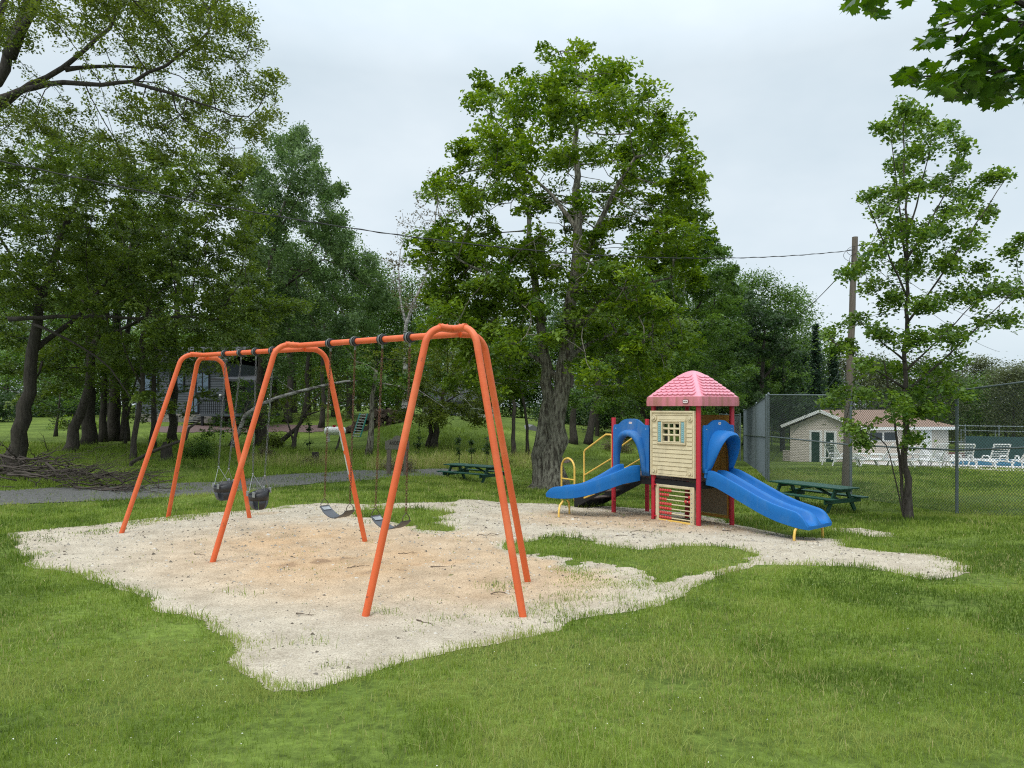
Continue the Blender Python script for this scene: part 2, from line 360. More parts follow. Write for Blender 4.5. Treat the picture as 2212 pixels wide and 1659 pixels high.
def make_ground():
    ys = np.concatenate([np.linspace(-16, 2.4, 16), np.geomspace(2.8, 420, 250)]); us = np.linspace(-1, 1, 260)
    Y = np.repeat(ys[:,None], 260, 1); X = us[None,:]*(.85*np.maximum(Y, 0)+13)
    Z = gz(X, Y); v = np.stack([X, Y, Z], -1).reshape(-1, 3)
    i = np.arange(len(ys)-1)[:,None]*260 + np.arange(259)[None,:]
    f = np.stack([i, i+1, i+261, i+260], -1).reshape(-1, 4)
    m = bpy.data.materials.new('lawn'); m.use_nodes = True; t = m.node_tree; b = t.nodes['Principled BSDF']; b.inputs['Roughness'].default_value = .95; b.inputs['Specular IOR Level'].default_value = .1
    tc = N(t, 'ShaderNodeTexCoord')
    n1 = N(t, 'ShaderNodeTexNoise'); n1.inputs['Scale'].default_value = .35; n1.inputs['Detail'].default_value = 6; n1.inputs['Roughness'].default_value = .6
    n2 = N(t, 'ShaderNodeTexNoise'); n2.inputs['Scale'].default_value = 9; n2.inputs['Detail'].default_value = 6; n2.inputs['Roughness'].default_value = .7
    r1 = N(t, 'ShaderNodeValToRGB'); e = r1.color_ramp.elements
    e[0].position = .33; e[0].color = (.075,.115,.022,1); e[1].position = .68; e[1].color = (.175,.245,.050,1)
    r2 = N(t, 'ShaderNodeValToRGB'); e = r2.color_ramp.elements
    e[0].position = .30; e[0].color = (.38,.38,.38,1); e[1].position = .66; e[1].color = (1.25,1.2,1.1,1)
    mx = N(t, 'ShaderNodeMixRGB', blend_type='MULTIPLY'); mx.inputs[0].default_value = 1
    bp = N(t, 'ShaderNodeBump'); bp.inputs['Strength'].default_value = .8; bp.inputs['Distance'].default_value = .05
    k = t.links.new
    for n in (n1, n2): k(tc.outputs['Object'], n.inputs['Vector'])
    k(n1.outputs[0], r1.inputs[0]); k(n2.outputs[0], r2.inputs[0]); k(r1.outputs[0], mx.inputs[1]); k(r2.outputs[0], mx.inputs[2]); k(mx.outputs[0], b.inputs['Base Color'])
    k(n2.outputs[0], bp.inputs['Height']); k(bp.outputs[0], b.inputs['Normal'])
    o = np_mesh('ground', v, f, m, smooth=True); tag(o, kind='structure')
make_ground()

def sheet(name, field, gx, gy, lift, m, relief=None, tint=None):
    keep = (field[:-1,:-1]+field[1:,:-1]+field[:-1,1:]+field[1:,1:])/4 > 0
    ny, nx = gx.shape; i = (np.arange(ny-1)[:,None]*nx + np.arange(nx-1)[None,:])[keep]
    f = np.stack([i, i+1, i+nx+1, i+nx], -1); used = np.unique(f); mp = np.full(nx*ny, -1); mp[used] = np.arange(len(used))
    x = gx.ravel()[used]; y = gy.ravel()[used]; z = gz(x, y)+lift
    if relief is not None: z = z + relief.ravel()[used]
    tt = tint[:-1,:-1][keep] if tint is not None else None
    return tag(np_mesh(name, np.stack([x,y,z], -1), mp[f], m, tint=tt, smooth=True), kind='structure')
def sand_mat():
    m = bpy.data.materials.new('sand'); m.use_nodes = True; t = m.node_tree; b = t.nodes['Principled BSDF']; b.inputs['Roughness'].default_value = .95; b.inputs['Specular IOR Level'].default_value = .1
    tc = N(t, 'ShaderNodeTexCoord'); a = N(t, 'ShaderNodeAttribute', attribute_name='tint')
    r = N(t, 'ShaderNodeValToRGB'); e = r.color_ramp.elements; e[0].color = (.50,.435,.34,1); e[1].position = .8; e[1].color = (.545,.375,.225,1); e_ = e.new(1.0); e_.color = (.36,.24,.15,1)
    n1 = N(t, 'ShaderNodeTexNoise'); n1.inputs['Scale'].default_value = 55; n1.inputs['Detail'].default_value = 5; n1.inputs['Roughness'].default_value = .8
    r1 = N(t, 'ShaderNodeValToRGB'); e = r1.color_ramp.elements; e[0].position = .30; e[0].color = (.42,.39,.36,1); e[1].position = .56; e[1].color = (1.08,1.08,1.08,1)
    n2 = N(t, 'ShaderNodeTexNoise'); n2.inputs['Scale'].default_value = 2.2; n2.inputs['Detail'].default_value = 7; n2.inputs['Roughness'].default_value = .7
    r2 = N(t, 'ShaderNodeValToRGB'); e = r2.color_ramp.elements; e[0].position = .3; e[0].color = (.74,.72,.70,1); e[1].position = .6; e[1].color = (1.05,1.05,1.05,1)
    m1 = N(t, 'ShaderNodeMixRGB', blend_type='MULTIPLY'); m1.inputs[0].default_value = 1; m2 = N(t, 'ShaderNodeMixRGB', blend_type='MULTIPLY'); m2.inputs[0].default_value = 1
    bp = N(t, 'ShaderNodeBump'); bp.inputs['Strength'].default_value = .7; bp.inputs['Distance'].default_value = .012
    k = t.links.new
    k(tc.outputs['Object'], n1.inputs['Vector']); k(tc.outputs['Object'], n2.inputs['Vector']); k(a.outputs['Fac'], r.inputs[0]); k(n1.outputs[0], r1.inputs[0]); k(n2.outputs[0], r2.inputs[0])
    k(r.outputs[0], m1.inputs[1]); k(r1.outputs[0], m1.inputs[2]); k(m1.outputs[0], m2.inputs[1]); k(r2.outputs[0], m2.inputs[2]); k(m2.outputs[0], b.inputs['Base Color'])
    k(n1.outputs[0], bp.inputs['Height']); k(bp.outputs[0], b.inputs['Normal'])
    return m
def sm(x, a, b):
    t = np.clip((x-a)/(b-a), 0, 1); return t*t*(3-2*t)
_c = ghit(760, 1195); _c2 = ghit(1400, 1128); _c3 = ghit(1060, 1230)
def blob(c, rx, ry, rot=0):
    dx, dy = _gx-c[0], _gy-c[1]; cs, sn = math.cos(rot), math.sin(rot)
    return np.sqrt(((dx*cs+dy*sn)/rx)**2 + ((-dx*sn+dy*cs)/ry)**2)
_warm = np.maximum(np.maximum(sm(-blob(_c, 4.0, 3.1, -.7), -1.15, -.35), .75*sm(-blob(_c2, 3.2, 1.6), -1.2, -.5)), .9*sm(-blob(_c3, 1.8, 2.3), -1.2, -.5))
_warm = np.clip(_warm*(.72+.7*(fnoise(_gx,_gy,.8,4,9)-.35)) , 0, 1)*sm(SF, .05, .5)
_rel = (.045*(fnoise(_gx,_gy,.40,4,21)-.3) + .018*fnoise(_gx,_gy,.13,2,22))*sm(SF, .02, .5)
_scuff = np.zeros(_gx.shape)
for q_, a_, b_ in (((728,1118),.75,.40),((845,1140),.75,.40),((500,1105),.5,.3),((570,1112),.5,.3),((870,1232),1.2,.25),((700,1215),1.0,.2),((1745,1172),.5,.3),((1215,1110),.6,.35)):
    _scuff = np.maximum(_scuff, sm(-blob(ghit(*q_), a_, b_, .6), -1.1, -.3))
_warm = np.clip(_warm*.8 + .34*_scuff*sm(fnoise(_gx,_gy,.22,4,77), .36, .6), 0, 1)
sand_obj = sheet('sand', SF, _gx, _gy, .004, sand_mat(), _rel, _warm)
_rx, _ry = np.meshgrid(np.arange(-22, -1, .08), np.arange(13, 33, .08))
_rf = sdist(_rx, _ry, ROAD) + (fnoise(_rx,_ry,.8,3,31)-.5)*.9
_rd = np.abs(fnoise(_rx,_ry,1.5,3,33)-.5)
sheet('gravel_track', _rf, _rx, _ry, .012, M['gravel'])

# red-brown mulch strip before the slate house, leaf litter by the tree line
def litter(name, pxs, m, step=.25, lift=.02):
    pl = poly_px(pxs); a = np.array(pl); gx, gy = np.meshgrid(np.arange(a[:,0].min()-1, a[:,0].max()+1, step), np.arange(a[:,1].min()-1, a[:,1].max()+1, step))
    return sheet(name, sdist(gx,gy,pl)+(fnoise(gx,gy,1.5,3,41)-.5)*1.2, gx, gy, lift, m)
litter('mulch_path', [(330,922),(430,919),(560,917),(700,918),(700,931),(560,934),(430,934),(340,936)], M['mulch'])
litter('dirt_patch', [(1090,990),(1150,985),(1230,990),(1220,1000),(1120,1003)], M['mulch'], .15)

# ------------------------------------------------------------------ grass blades
def grass_mat(name, s):
    m = leafmat(name, s[0], s[2], .3, .55, .25); r = [n for n in m.node_tree.nodes if n.type == 'VALTORGB'][0]
    e = r.color_ramp.elements.new(.62); e.color = (*s[1], 1)
    return m
GRASS = grass_mat('grass_blades', ((.074,.128,.016),(.235,.325,.052),(.44,.38,.18)))
def rel_at(x, y):
    i = np.clip(((y-_ys[0])/.03), 0, len(_ys)-1).astype(int); k = np.clip(((x-_xs[0])/.03), 0, len(_xs)-1).astype(int)
    return np.where((x > _xs[0]) & (x < _xs[-1]) & (y > _ys[0]) & (y < _ys[-1]) & (SF[i,k] > 0), _rel[i, k], 0.0)
def blades(name, x, y, h, wd, tint, m, lean=.55):
    n = len(x); z = gz(x, y)+rel_at(x, y); a = RNG.uniform(0, 2*np.pi, n); b = RNG.uniform(0, 2*np.pi, n); l = np.abs(RNG.normal(0, lean, n))*h
    sx, sy = np.cos(a)*wd/2, np.sin(a)*wd/2
    mx_, my_ = np.cos(b)*l*.35, np.sin(b)*l*.35; tx, ty = np.cos(b)*l, np.sin(b)*l; ht = h*np.sqrt(np.clip(1-(l/h)**2*.5, .2, 1))
    v = np.empty((n, 5, 3), np.float32)
    v[:,0] = np.stack([x-sx, y-sy, z-.004], -1); v[:,1] = np.stack([x+sx, y+sy, z-.004], -1)
    v[:,2] = np.stack([x+sx*.75+mx_, y+sy*.75+my_, z+ht*.55], -1); v[:,3] = np.stack([x-sx*.75+mx_, y-sy*.75+my_, z+ht*.55], -1)
    v[:,4] = np.stack([x+tx, y+ty, z+ht], -1)
    k = np.arange(n)[:,None]*5
    f = np.concatenate([np.concatenate([k, k+1, k+2], 1), np.concatenate([k, k+2, k+3], 1), np.concatenate([k+3, k+2, k+4], 1)])
    return np_mesh(name, v.reshape(-1,3), f, m, tint=np.concatenate([tint]*3))
def make_grass(n):
    u = RNG.uniform(0, 1, n); d0, d1 = 3.0, 34.0
    d = (np.sqrt(d0)+(np.sqrt(d1)-np.sqrt(d0))*u)**2                       # density ~ d^-1.5 per square metre
    x = RNG.uniform(-1, 1, n)*(.76*d+.6); y = d
    s = sf_at(x, y); r = RNG.uniform(0, 1, n)
    thin = np.maximum(np.maximum(sdist(x,y,THIN), sdist(x,y,THIN2)), sdist(x,y,THIN3))
    patch = fnoise(x,y,.45,3,55)
    p = np.where(s < .015, 1.0, np.where(s < .42, .80*sm(-s, -.40, .02)*sm(fnoise(x,y,.28,3,59), .40, .58)+.05*sm(-s,-.3,0), .003))
    p = np.where((thin > 0) & (s > -.02), np.maximum(p, .85*sm(patch, .42, .60)*sm(thin, 0, .25)+.05), p)
    p = np.where((s > .02) & (patch > .70), np.maximum(p, .14), p)
    rd = np.where((y > 12.5), sdist(x, y, ROAD)+(fnoise(x,y,.8,3,31)-.5)*.9, -1)
    p = np.where(rd > .1, .06+.45*(fnoise(x,y,.7,3,57) > .54), p)
    bare = sm(fnoise(x,y,1.1,4,58), .30, .42); p = p*(.22+.78*bare)
    k = r < p; x, y, d, s = x[k], y[k], d[k], s[k]; n = len(x)
    t = .42+1.5*(fnoise(x,y,2.6,4,60)-.5) + 1.2*(fnoise(x,y,.5,3,61)-.5) + RNG.normal(0, .15, n)
    t = np.where(RNG.uniform(0,1,n) < .035+.13*sm(fnoise(x,y,1.6,3,62),.52,.7), RNG.uniform(.75,1,n), np.clip(t, 0, .72))
    edge = np.exp(-((s+.03)/.13)**2)*(s > -.6)
    h = RNG.gamma(7, .0052, n)*(1+.5*sm(fnoise(x,y,.9,3,63),.5,.7)+.75*edge)*np.where(s > .1, .6, 1)
    h *= np.clip(d/9, 1, 1.5)
    wd = .0038*np.clip(d/4, .9, 8)**.85*RNG.uniform(.7,1.3,n)
    tag(blades('grass', x, y, h, wd, np.clip(t,0,1), GRASS), 'short green lawn grass around the sand pit', 'grass', kind='stuff')
make_grass(620000)
def tall_grass():
    """rough grass and dry stalks on the bank beyond the track"""
    X, Y, T, H, W_ = [], [], [], [], []
    for (px, py, rx, ry, n, t0, t1, h) in ((780,1000,330,28,12000,.25,.6,.22),(1050,1000,110,14,5000,.55,1,.3),(880,1005,80,10,2500,.7,1,.3),(640,1000,110,10,3000,.65,1,.25),(950,960,150,38,9000,.2,.62,.18),(200,985,240,22,9000,.15,.6,.2),(300,1045,320,8,6000,.3,.65,.14),(700,1028,250,9,6000,.4,.68,.14),(480,960,160,20,6000,.2,.6,.16),(1260,985,180,14,4000,.2,.55,.14)):
        q = RNG.uniform(-1,1,(n,2)); pts = np.array([ghit(px+rx*q[i,0], py+ry*q[i,1]) for i in range(0, n, 10)])
        pts = np.repeat(pts, 10, 0)[:n] + RNG.normal(0, .22, (n,2))
        X.append(pts[:,0]); Y.append(pts[:,1]); T.append(RNG.uniform(t0,t1,n)); H.append(RNG.gamma(6, h/6, n)); W_.append(.010*np.clip(pts[:,1]/20,.8,2.4))
    X, Y, T, H, W_ = map(np.concatenate, (X, Y, T, H, W_))
    k = sdist(X,Y,ROAD) < -.05; X,Y,T,H,W_ = X[k],Y[k],T[k],H[k],W_[k]
    tag(blades('rough_grass', X, Y, H, W_, T, GRASS), 'rough long grass and dry stalks on the bank beyond the gravel track', 'grass', kind='stuff')
tall_grass()
def pebbles():
    n = 9000; ii = RNG.choice(np.flatnonzero(SF.ravel() > .03), n); x = _gx.ravel()[ii]+RNG.uniform(-.015,.015,n); y = _gy.ravel()[ii]+RNG.uniform(-.015,.015,n)
    z = gz(x,y)+.004+_rel.ravel()[ii]; s = RNG.gamma(3,.0028,n)*np.clip(y/8,1,1.6); a = RNG.uniform(0,6.28,n)
    v = np.empty((n,4,3)); 
    for k in range(3):
        v[:,k] = np.stack([x+s*np.cos(a+2.1*k)*RNG.uniform(.6,1.5,n), y+s*np.sin(a+2.1*k), z-.001], -1)
    v[:,3] = np.stack([x, y, z+s*RNG.uniform(.4,1,n)], -1)
    k = np.arange(n)[:,None]*4
    f = np.concatenate([np.concatenate([k+a_, k+b_, k+c_],1) for a_,b_,c_ in ((0,1,3),(1,2,3),(2,0,3))])
    m = leafmat('crumbs', (.10,.08,.06), (.55,.50,.43), 0, .9, .1)
    tag(np_mesh('sand_crumbs', v.reshape(-1,3), f, m, tint=np.tile(RNG.uniform(0,1,n)**1.5, 3)), 'small pebbles and bark crumbs strewn on the sand', 'crumbs', kind='stuff')
pebbles()

# ------------------------------------------------------------------ swing set
def fillet(a, k, b, r, n=8):
    """path a -> corner k -> b with the corner rounded"""
    a, k, b = Vector(a), Vector(k), Vector(b); u = (a-k).normalized(); w_ = (b-k).normalized(); ang = u.angle(w_); t = r/math.tan(ang/2)
    p0 = k+u*t; p1 = k+w_*t; c = k+(u+w_).normalized()*(r/math.sin(ang/2)); out_ = [a]
    for i in range(n+1):
        q = p0.lerp(p1, i/n); out_.append(c+(q-c).normalized()*r)
    return out_+[b]
FEET = {k: Vector((*ghit(*p), 0)) for k, p in dict(A=(787,1334), B=(1132,1338), C=(1142,1261), D=(457,1216), E=(790,1172), F=(260,1154), G=(362,1118), H=(540,1121)).items()}
for k in FEET: FEET[k].z = g1(FEET[k].x, FEET[k].y) - .04
def mid(a, b, py):
    m_ = (FEET[a]+FEET[b])/2; m_.z = ZC+(HZ-py)/F*m_.y; return m_
NODE = {'N': mid('A','C',716), 'M': mid('D','E',750), 'F': mid('F','H',770)}
NODE['N'].x = (987-CX)/F*NODE['N'].y; NODE['M'].x = (652-CX)/F*NODE['M'].y; NODE['F'].x = (442-CX)/F*NODE['F'].y
PR = .0395
swing = thing('swing_set', (NODE['M'].x, NODE['M'].y, g1(NODE['M'].x, NODE['M'].y)), 'orange tubular swing set with eight legs standing on the sand', 'swing set')
def legpath(foot, node, off):
    f, c = FEET[foot], NODE[node]+off; h = Vector((f.x-c.x, f.y-c.y, 0)).normalized()
    return fillet(c+h*.06, c+h*.33, f, .24)
BD1 = (NODE['N']-NODE['M']).normalized(); BD2 = (NODE['M']-NODE['F']).normalized()
def up(z): return Vector((0,0,z))
def toward(node, s):   # small sideways shift that sets the two joined elbows next to each other
    return Vector(s)*.045
for foot, node, s in (('A','N',-1),('B','N',-1),('C','N',1),('D','M',-1),('E','M',1),('F','F',-1),('G','F',1),('H','F',1)):
    d = Vector((.6,.8,0))*(s*.047) + up(-.022 if s > 0 else .022)
    lg = MB().tube(legpath(foot, node, d), PR, 14).build('leg', M['orange'], swing, True)
    sl_ = MB(); pth = legpath(foot, node, d); a = pth[0]; hdir = (pth[1]-pth[0]).normalized()
    sl_.tube([a-hdir*.055, a+hdir*.02, a+hdir*.14+up(.006)], PR+.004, 14)
    for j in (.03,.09): sl_.ball(a+hdir*j+up(PR+.006), .010, 8)
    sl_.build('sleeve', M['orange'], lg, True)
    if foot == 'E':
        f, c = pth[-1], pth[-2]
        for t0, t1, mm in ((.36,.47,'label'),(.49,.60,'label')):
            q0, q1 = c.lerp(f, t0), c.lerp(f, t1); ax = (q1-q0).normalized(); sd = Vector((-1,-.15,0)); sd = (sd-ax*sd.dot(ax)).normalized(); bb = ax.cross(sd)
            rings = [[q+(sd*math.cos(a_)+bb*math.sin(a_))*(PR+.0025) for a_ in np.linspace(-1.1,.9,9)] for q in (q0,q1)]
            MB().loft(rings, cap=False, closed=False).build('sticker', M[mm], lg, True, fix=False)
for n0, n1 in (('N','M'),('M','F')):
    a, b = NODE[n0]+Vector((.6,.8,0))*.047+up(-.022), NODE[n1]-Vector((.6,.8,0))*.047+up(.022)
    MB().tube([a, b], PR, 16).build('top_rail', M['orange'], swing, True)
def on_beam(n0, n1, px):
    a, b = NODE[n0]+Vector((.6,.8,0))*.047+up(-.022), NODE[n1]-Vector((.6,.8,0))*.047+up(.022)
    lo, hi = 0, 1
    for _ in range(40):
        t = (lo+hi)/2; q = a.lerp(b, t)
        if q.x/q.y*F+CX > px: lo = t
        else: hi = t
    return a.lerp(b, t), (b-a).normalized()
def link_chain(a, b, m, parent, pitch=.034):
    a, b = Vector(a), Vector(b); t = (b-a).normalized(); n = max(4, round((b-a).length/pitch)); p = (b-a).length/n; mb = MB()
    u = t.cross(Vector((.3,1,0))).normalized(); v2 = t.cross(u)
    for i in range(n):
        c = a.lerp(b, (i+.5)/n); s = u if i % 2 else v2
        hl, hw = p*.5+.006, .0125
        pts = [c+t*(hl*math.cos(q))+s*(hw*math.sin(q)*(1.15-.15*abs(math.cos(q)))) for q in np.linspace(0, 2*math.pi, 11)[:-1]]
        mb.tube(pts, .0036, 5, closed=True)
    return mb.build('chain', m, parent, True, fix=False)
def hanger(pos, axis):
    mb = MB(); 
    for o_, r_, l_ in ((-.04,.062,.022),(.0,.066,.03),(.04,.062,.022)): mb.tube([pos+axis*(o_-l_/2), pos+axis*(o_+l_/2)], r_, 18)
    h = mb.build('hanger', M['rubber'], swing, True)
    MB().tube([pos+axis*.012, pos+axis*-.012], .069, 18).tube([pos-up(.06), pos-up(.115)], .014, 8).build('clamp', M['bush'], h, True)
    return pos-up(.115)
def mid_px(a, px, py):
    return P(px, py, a.y)
SWL = {}
def belt_swing(pxs, ends, label, mchain):
    tops = [hanger(*on_beam('N','M',p)) for p in pxs]
    bots = [P(px, py, t.y) for (px, py), t in zip(ends, tops)]
    ctr = (bots[0]+bots[1])/2
    sw = thing('belt_swing', (ctr.x, ctr.y, g1(ctr.x, ctr.y)), label, 'swing', 'belt swings')
    ax = (bots[1]-bots[0]); ax.z = 0; ln = ax.length; ax.normalize(); fr = Vector((-ax.y, ax.x, 0))
    hw = .085; rings = []; drop = .125; nseg = 16
    eL, eR = bots[0]-up(.10), bots[1]-up(.10)
    for i in range(nseg+1):
        q = i/nseg; c = eL.lerp(eR, q); c = c - up(drop*(1-(2*q-1)**2)**.8*1.0) + ax*(.02*math.sin(2*math.pi*q))
        wd = hw*(1 if .1 < q < .9 else .9)
        rings.append([c-fr*wd-up(.006), c+fr*wd-up(.006), c+fr*wd+up(.006), c-fr*wd+up(.006)])
    MB().loft(rings).build('seat', M['greyrubber'], sw, True)
    for b, e, sgn in ((bots[0], eL, 1), (bots[1], eR, -1)):
        tri = [b-up(.0), b-up(.045)-fr*.045, b-up(.075)-fr*.06, b-up(.098)-fr*.052, b-up(.098)+fr*.052, b-up(.075)+fr*.06, b-up(.045)+fr*.045]
        h = MB().tube(tri, .0055, 6, closed=True).build('hook', M['chain'], sw, True)
        MB().box(e+ax*sgn*.05+up(.002-.03), (.07,.12,.006), Matrix((ax, fr, Vector((0,0,1)))).transposed() @ Matrix.Rotation(sgn*.5, 3, 'Y')).build('seat_plate', M['steel'], sw, bevel=.002)
    for t, b in zip(tops, bots): link_chain(t, b, mchain, sw)
    return sw
belt_swing((826,885), ((811,1097),(877,1108)), 'black belt swing nearest the camera, partly behind the nearest orange leg', M['rust'])
belt_swing((714,767), ((701,1077),(756,1087)), 'black belt swing hanging farther along the beam, clear of the legs', M['rust'])
def bucket_swing(pxs, ends, label):
    tops = [hanger(*on_beam('M','F',p)) for p in pxs]
    bots = [P(px, py, t.y) for (px, py), t in zip(ends, tops)]
    ctr = (bots[0]+bots[1])/2
    sw = thing('bucket_swing', (ctr.x, ctr.y, g1(ctr.x, ctr.y)), label, 'swing', 'bucket swings')
    ax = (bots[1]-bots[0]); ax.z = 0; ax.normalize(); fr = Vector((-ax.y, ax.x, 0)); c0 = ctr - up(.30)
    def ring(z, a_, b_, zb, n=28):
        return [c0+ax*(a_*math.cos(q))+fr*(b_*math.sin(q))+up(z+zb*math.sin(q)) for q in np.linspace(0, 2*math.pi, n, endpoint=False)]
    prof = [(-.26,.02,.02,0),(-.255,.075,.065,0),(-.235,.125,.105,0),(-.17,.155,.135,0),(-.10,.165,.148,0)]
    # lower shell with four leg openings: rubber strips from the rim down to the bottom
    for s0, s1 in ((-.42,.42),(math.pi-.42,math.pi+.42),(math.pi/2-.5,math.pi/2+.5),(-math.pi/2-.5,-math.pi/2+.5)):
        rings = []
        for z, a_, b_, zb in prof:
            rings.append([c0+ax*(a_*math.cos(q))+fr*(b_*math.sin(q))+up(z) for q in np.linspace(s0, s1, 9)])
        o = MB().loft(rings, cap=False, closed=False).build('leg_strap', M['greyrubber'] if abs(s0+.42) > .01 and s0 < 2 else M['rubber'], sw, True, fix=False)
        md = o.modifiers.new('thick', 'SOLIDIFY'); md.thickness = .008
    o = MB().loft([ring(-.105,.166,.149,0), ring(-.04,.172,.155,.01), ring(.03,.174,.158,.045)], cap=False).build('seat', M['rubber'], sw, True, fix=False)
    md = o.modifiers.new('thick', 'SOLIDIFY'); md.thickness = .009
    for t, b, sg in zip(tops, bots, (-1,1)):
        for f_ in (-1, 1):
            p = c0+ax*sg*.12+fr*f_*.115+up(.03+f_*.03)
            MB().tube([b, p], .004, 5).build('hanger_rod', M['steel'], sw, True)
            MB().box(p-up(.0)+fr*f_*.018, (.085,.016,.085), Matrix((ax, fr, Vector((0,0,1)))).transposed()).build('bracket', M['steel'], sw, bevel=.006)
        MB().ball(b, .016, 8).build('swivel', M['steel'], sw, True)
        link_chain(t, b, M['zinc'], sw, .05)
    return sw
bucket_swing((553,590), ((546,1024),(572,1028)), 'black bucket swing in front, its right side clear of the crossing legs')
bucket_swing((487,521), ((472,1008),(494,1013)), 'black bucket swing at the far end, half hidden by an orange leg')

# ------------------------------------------------------------------ play tower
A_, B_ = .7137, .8797; S = math.hypot(A_, B_)
P1 = Vector((403/F*14.06, 14.06, 0)); E1 = Vector((-A_, B_, 0))/S; E2 = Vector((B_, A_, 0))/S
ZB = -.22; ZD = .70          # base and deck level
def L_(a, b, z): return P1 + E1*a + E2*b + Vector((0,0,z))
tower = thing('play_structure', (*L_(S*.9, S*.5, 0).xy, ZB), 'pink roofed plastic play tower with red posts and blue slides', 'play structure')
def lbox(mb, a0, a1, b0, b1, z0, z1):
    return mb.hexa([L_(a0,b0,z0), L_(a1,b0,z0), L_(a1,b1,z0), L_(a0,b1,z0), L_(a0,b0,z1), L_(a1,b0,z1), L_(a1,b1,z1), L_(a0,b1,z1)])
for a, b, zt in ((0,0,2.24),(0,S,2.24),(S,0,2.24),(S,S,2.24),(2*S,0,P(1326,902,15.82).z),(2*S,S,P(1397,905,16.53).z)):
    q = L_(a,b,0); z0 = g1(q.x,q.y)-.08
    MB().tube([L_(a,b,z0), L_(a,b,zt-.01), L_(a,b,zt)], [.05,.05,.047], 20).build('post', M['red'], tower, True)
# clamps joining the panels to the posts
for a, b, z in ((S,-.0,.55),(S,0,-.1),(2*S,.0,1.55),(S,0,1.62),(2*S,0,.1)):
    k = MB(); k.tube([L_(a-.03,b-.05,z-.07), L_(a-.03,b-.05,z+.07)], .026, 10); k.tube([L_(a-.02,b-.05,z), L_(a-.11,b-.06,z)], .014, 8); k.ball(L_(a-.11,b-.065,z), .018, 8)
    k.build('clamp', M['red'], tower, True)
# decks with black rims
for k in (0, 1):
    MB(); d = lbox(MB(), k*S+.03, (k+1)*S-.03, .03, S-.03, ZD-.03, ZD).build('deck', M['deck'], tower)
    r = MB(); lbox(r, k*S+.05, (k+1)*S-.05, -.02, .02, ZD-.17, ZD-.035); lbox(r, k*S+.05, (k+1)*S-.05, S-.02, S+.02, ZD-.17, ZD-.035)
    lbox(r, k*S-.02, k*S+.02, .05, S-.05, ZD-.17, ZD-.035); lbox(r, (k+1)*S-.02, (k+1)*S+.02, .05, S-.05, ZD-.17, ZD-.035)
    r.build('rim', M['black'], d, bevel=.004)
# --- cream house panel between the two front posts (face b=0, outside is -b)
zb, zt = P(1440,1029,14.5).z, P(1440,887.5,14.5).z
a0, a1 = .035, S+.015
def front(a, out_, z): return L_(a, -out_, z)
def fbox(mb, x0, x1, z0, z1, o0, o1):
    """x runs left to right on the panel 0..1, z in 0..1 bottom to top, o outwards"""
    A = lambda x: a1+(a0-a1)*x; Zz = lambda q: zb+(zt-zb)*q
    return mb.hexa([front(A(x0),o0,Zz(z0)), front(A(x1),o0,Zz(z0)), front(A(x1),o1,Zz(z0)), front(A(x0),o1,Zz(z0)), front(A(x0),o0,Zz(z1)), front(A(x1),o0,Zz(z1)), front(A(x1),o1,Zz(z1)), front(A(x0),o1,Zz(z1))])
WX0, WX1, WZ0, WZ1 = .295, .68, .535, .825
p = MB()
for r_ in ((0,WX0,0,1),(WX1,1,0,1),(WX0,WX1,0,WZ0),(WX0,WX1,WZ1,1)): fbox(p, *r_, .035, .075)
panel = p.build('house_panel', M['cream'], tower, bevel=0)
p = MB()   # raised rim
for r_ in ((0,.035,0,1),(.965,1,0,1),(.035,.965,0,.025),(.035,.965,.972,1)): fbox(p, *r_, .076, .098)
fbox(p,.04,.96,.935,.945,.076,.088)
p.build('panel_rim', M['cream'], panel, bevel=.01)
p = MB(); zs = np.linspace(.03,.93,15)
for i in range(14):
    z0_, z1_ = zs[i], zs[i+1]-.010
    segs = [(.05,.95)]
    if z1_ > WZ0-.035 and z0_ < WZ1+.035: segs = [(.05,.155),(.83,.95)]
    if i in (0,1,12,13): segs = [(.17,.83)] if i not in (12,13) else [(.19,.81)]
    for x0, x1 in segs:
        A = lambda x: a1+(a0-a1)*x; Zz = lambda q: zb+(zt-zb)*q
        p.hexa([front(A(x0),.074,Zz(z0_)), front(A(x1),.074,Zz(z0_)), front(A(x1),.092,Zz(z0_)), front(A(x0),.092,Zz(z0_)), front(A(x0),.074,Zz(z1_)), front(A(x1),.074,Zz(z1_)), front(A(x1),.081,Zz(z1_)), front(A(x0),.081,Zz(z1_))])
p.build('siding', M['cream'], panel, bevel=.003)
p = MB()   # window frame and bars
for r_ in ((.165,.815,WZ0-.045,WZ0-.02),(.165,.815,WZ1+.012,WZ1+.035),(.165,.185,WZ0-.02,WZ1+.012),(.795,.815,WZ0-.02,WZ1+.012),(WX0-.03,WX0,WZ0-.02,WZ1+.012),(WX1,WX1+.03,WZ0-.02,WZ1+.012),(WX0,WX1,WZ0-.02,WZ0),(WX0,WX1,WZ1,WZ1+.012)): fbox(p, *r_, .07, .112)
wf = p.build('window_frame', M['cream'], panel, bevel=.008)
p = MB()
A = lambda x: a1+(a0-a1)*x; Zz = lambda q: zb+(zt-zb)*q
for i in (1,2):
    x = WX0+(WX1-WX0)*i/3; p.tube([front(A(x),.07,Zz(WZ0-.01)), front(A(x),.07,Zz(WZ1+.01))], .023, 10)
    z = WZ0+(WZ1-WZ0)*i/3; p.tube([front(A(WX0-.01),.072,Zz(z)), front(A(WX1+.01),.072,Zz(z))], .023, 10)
p.build('window_bars', M['cream'], panel, True)
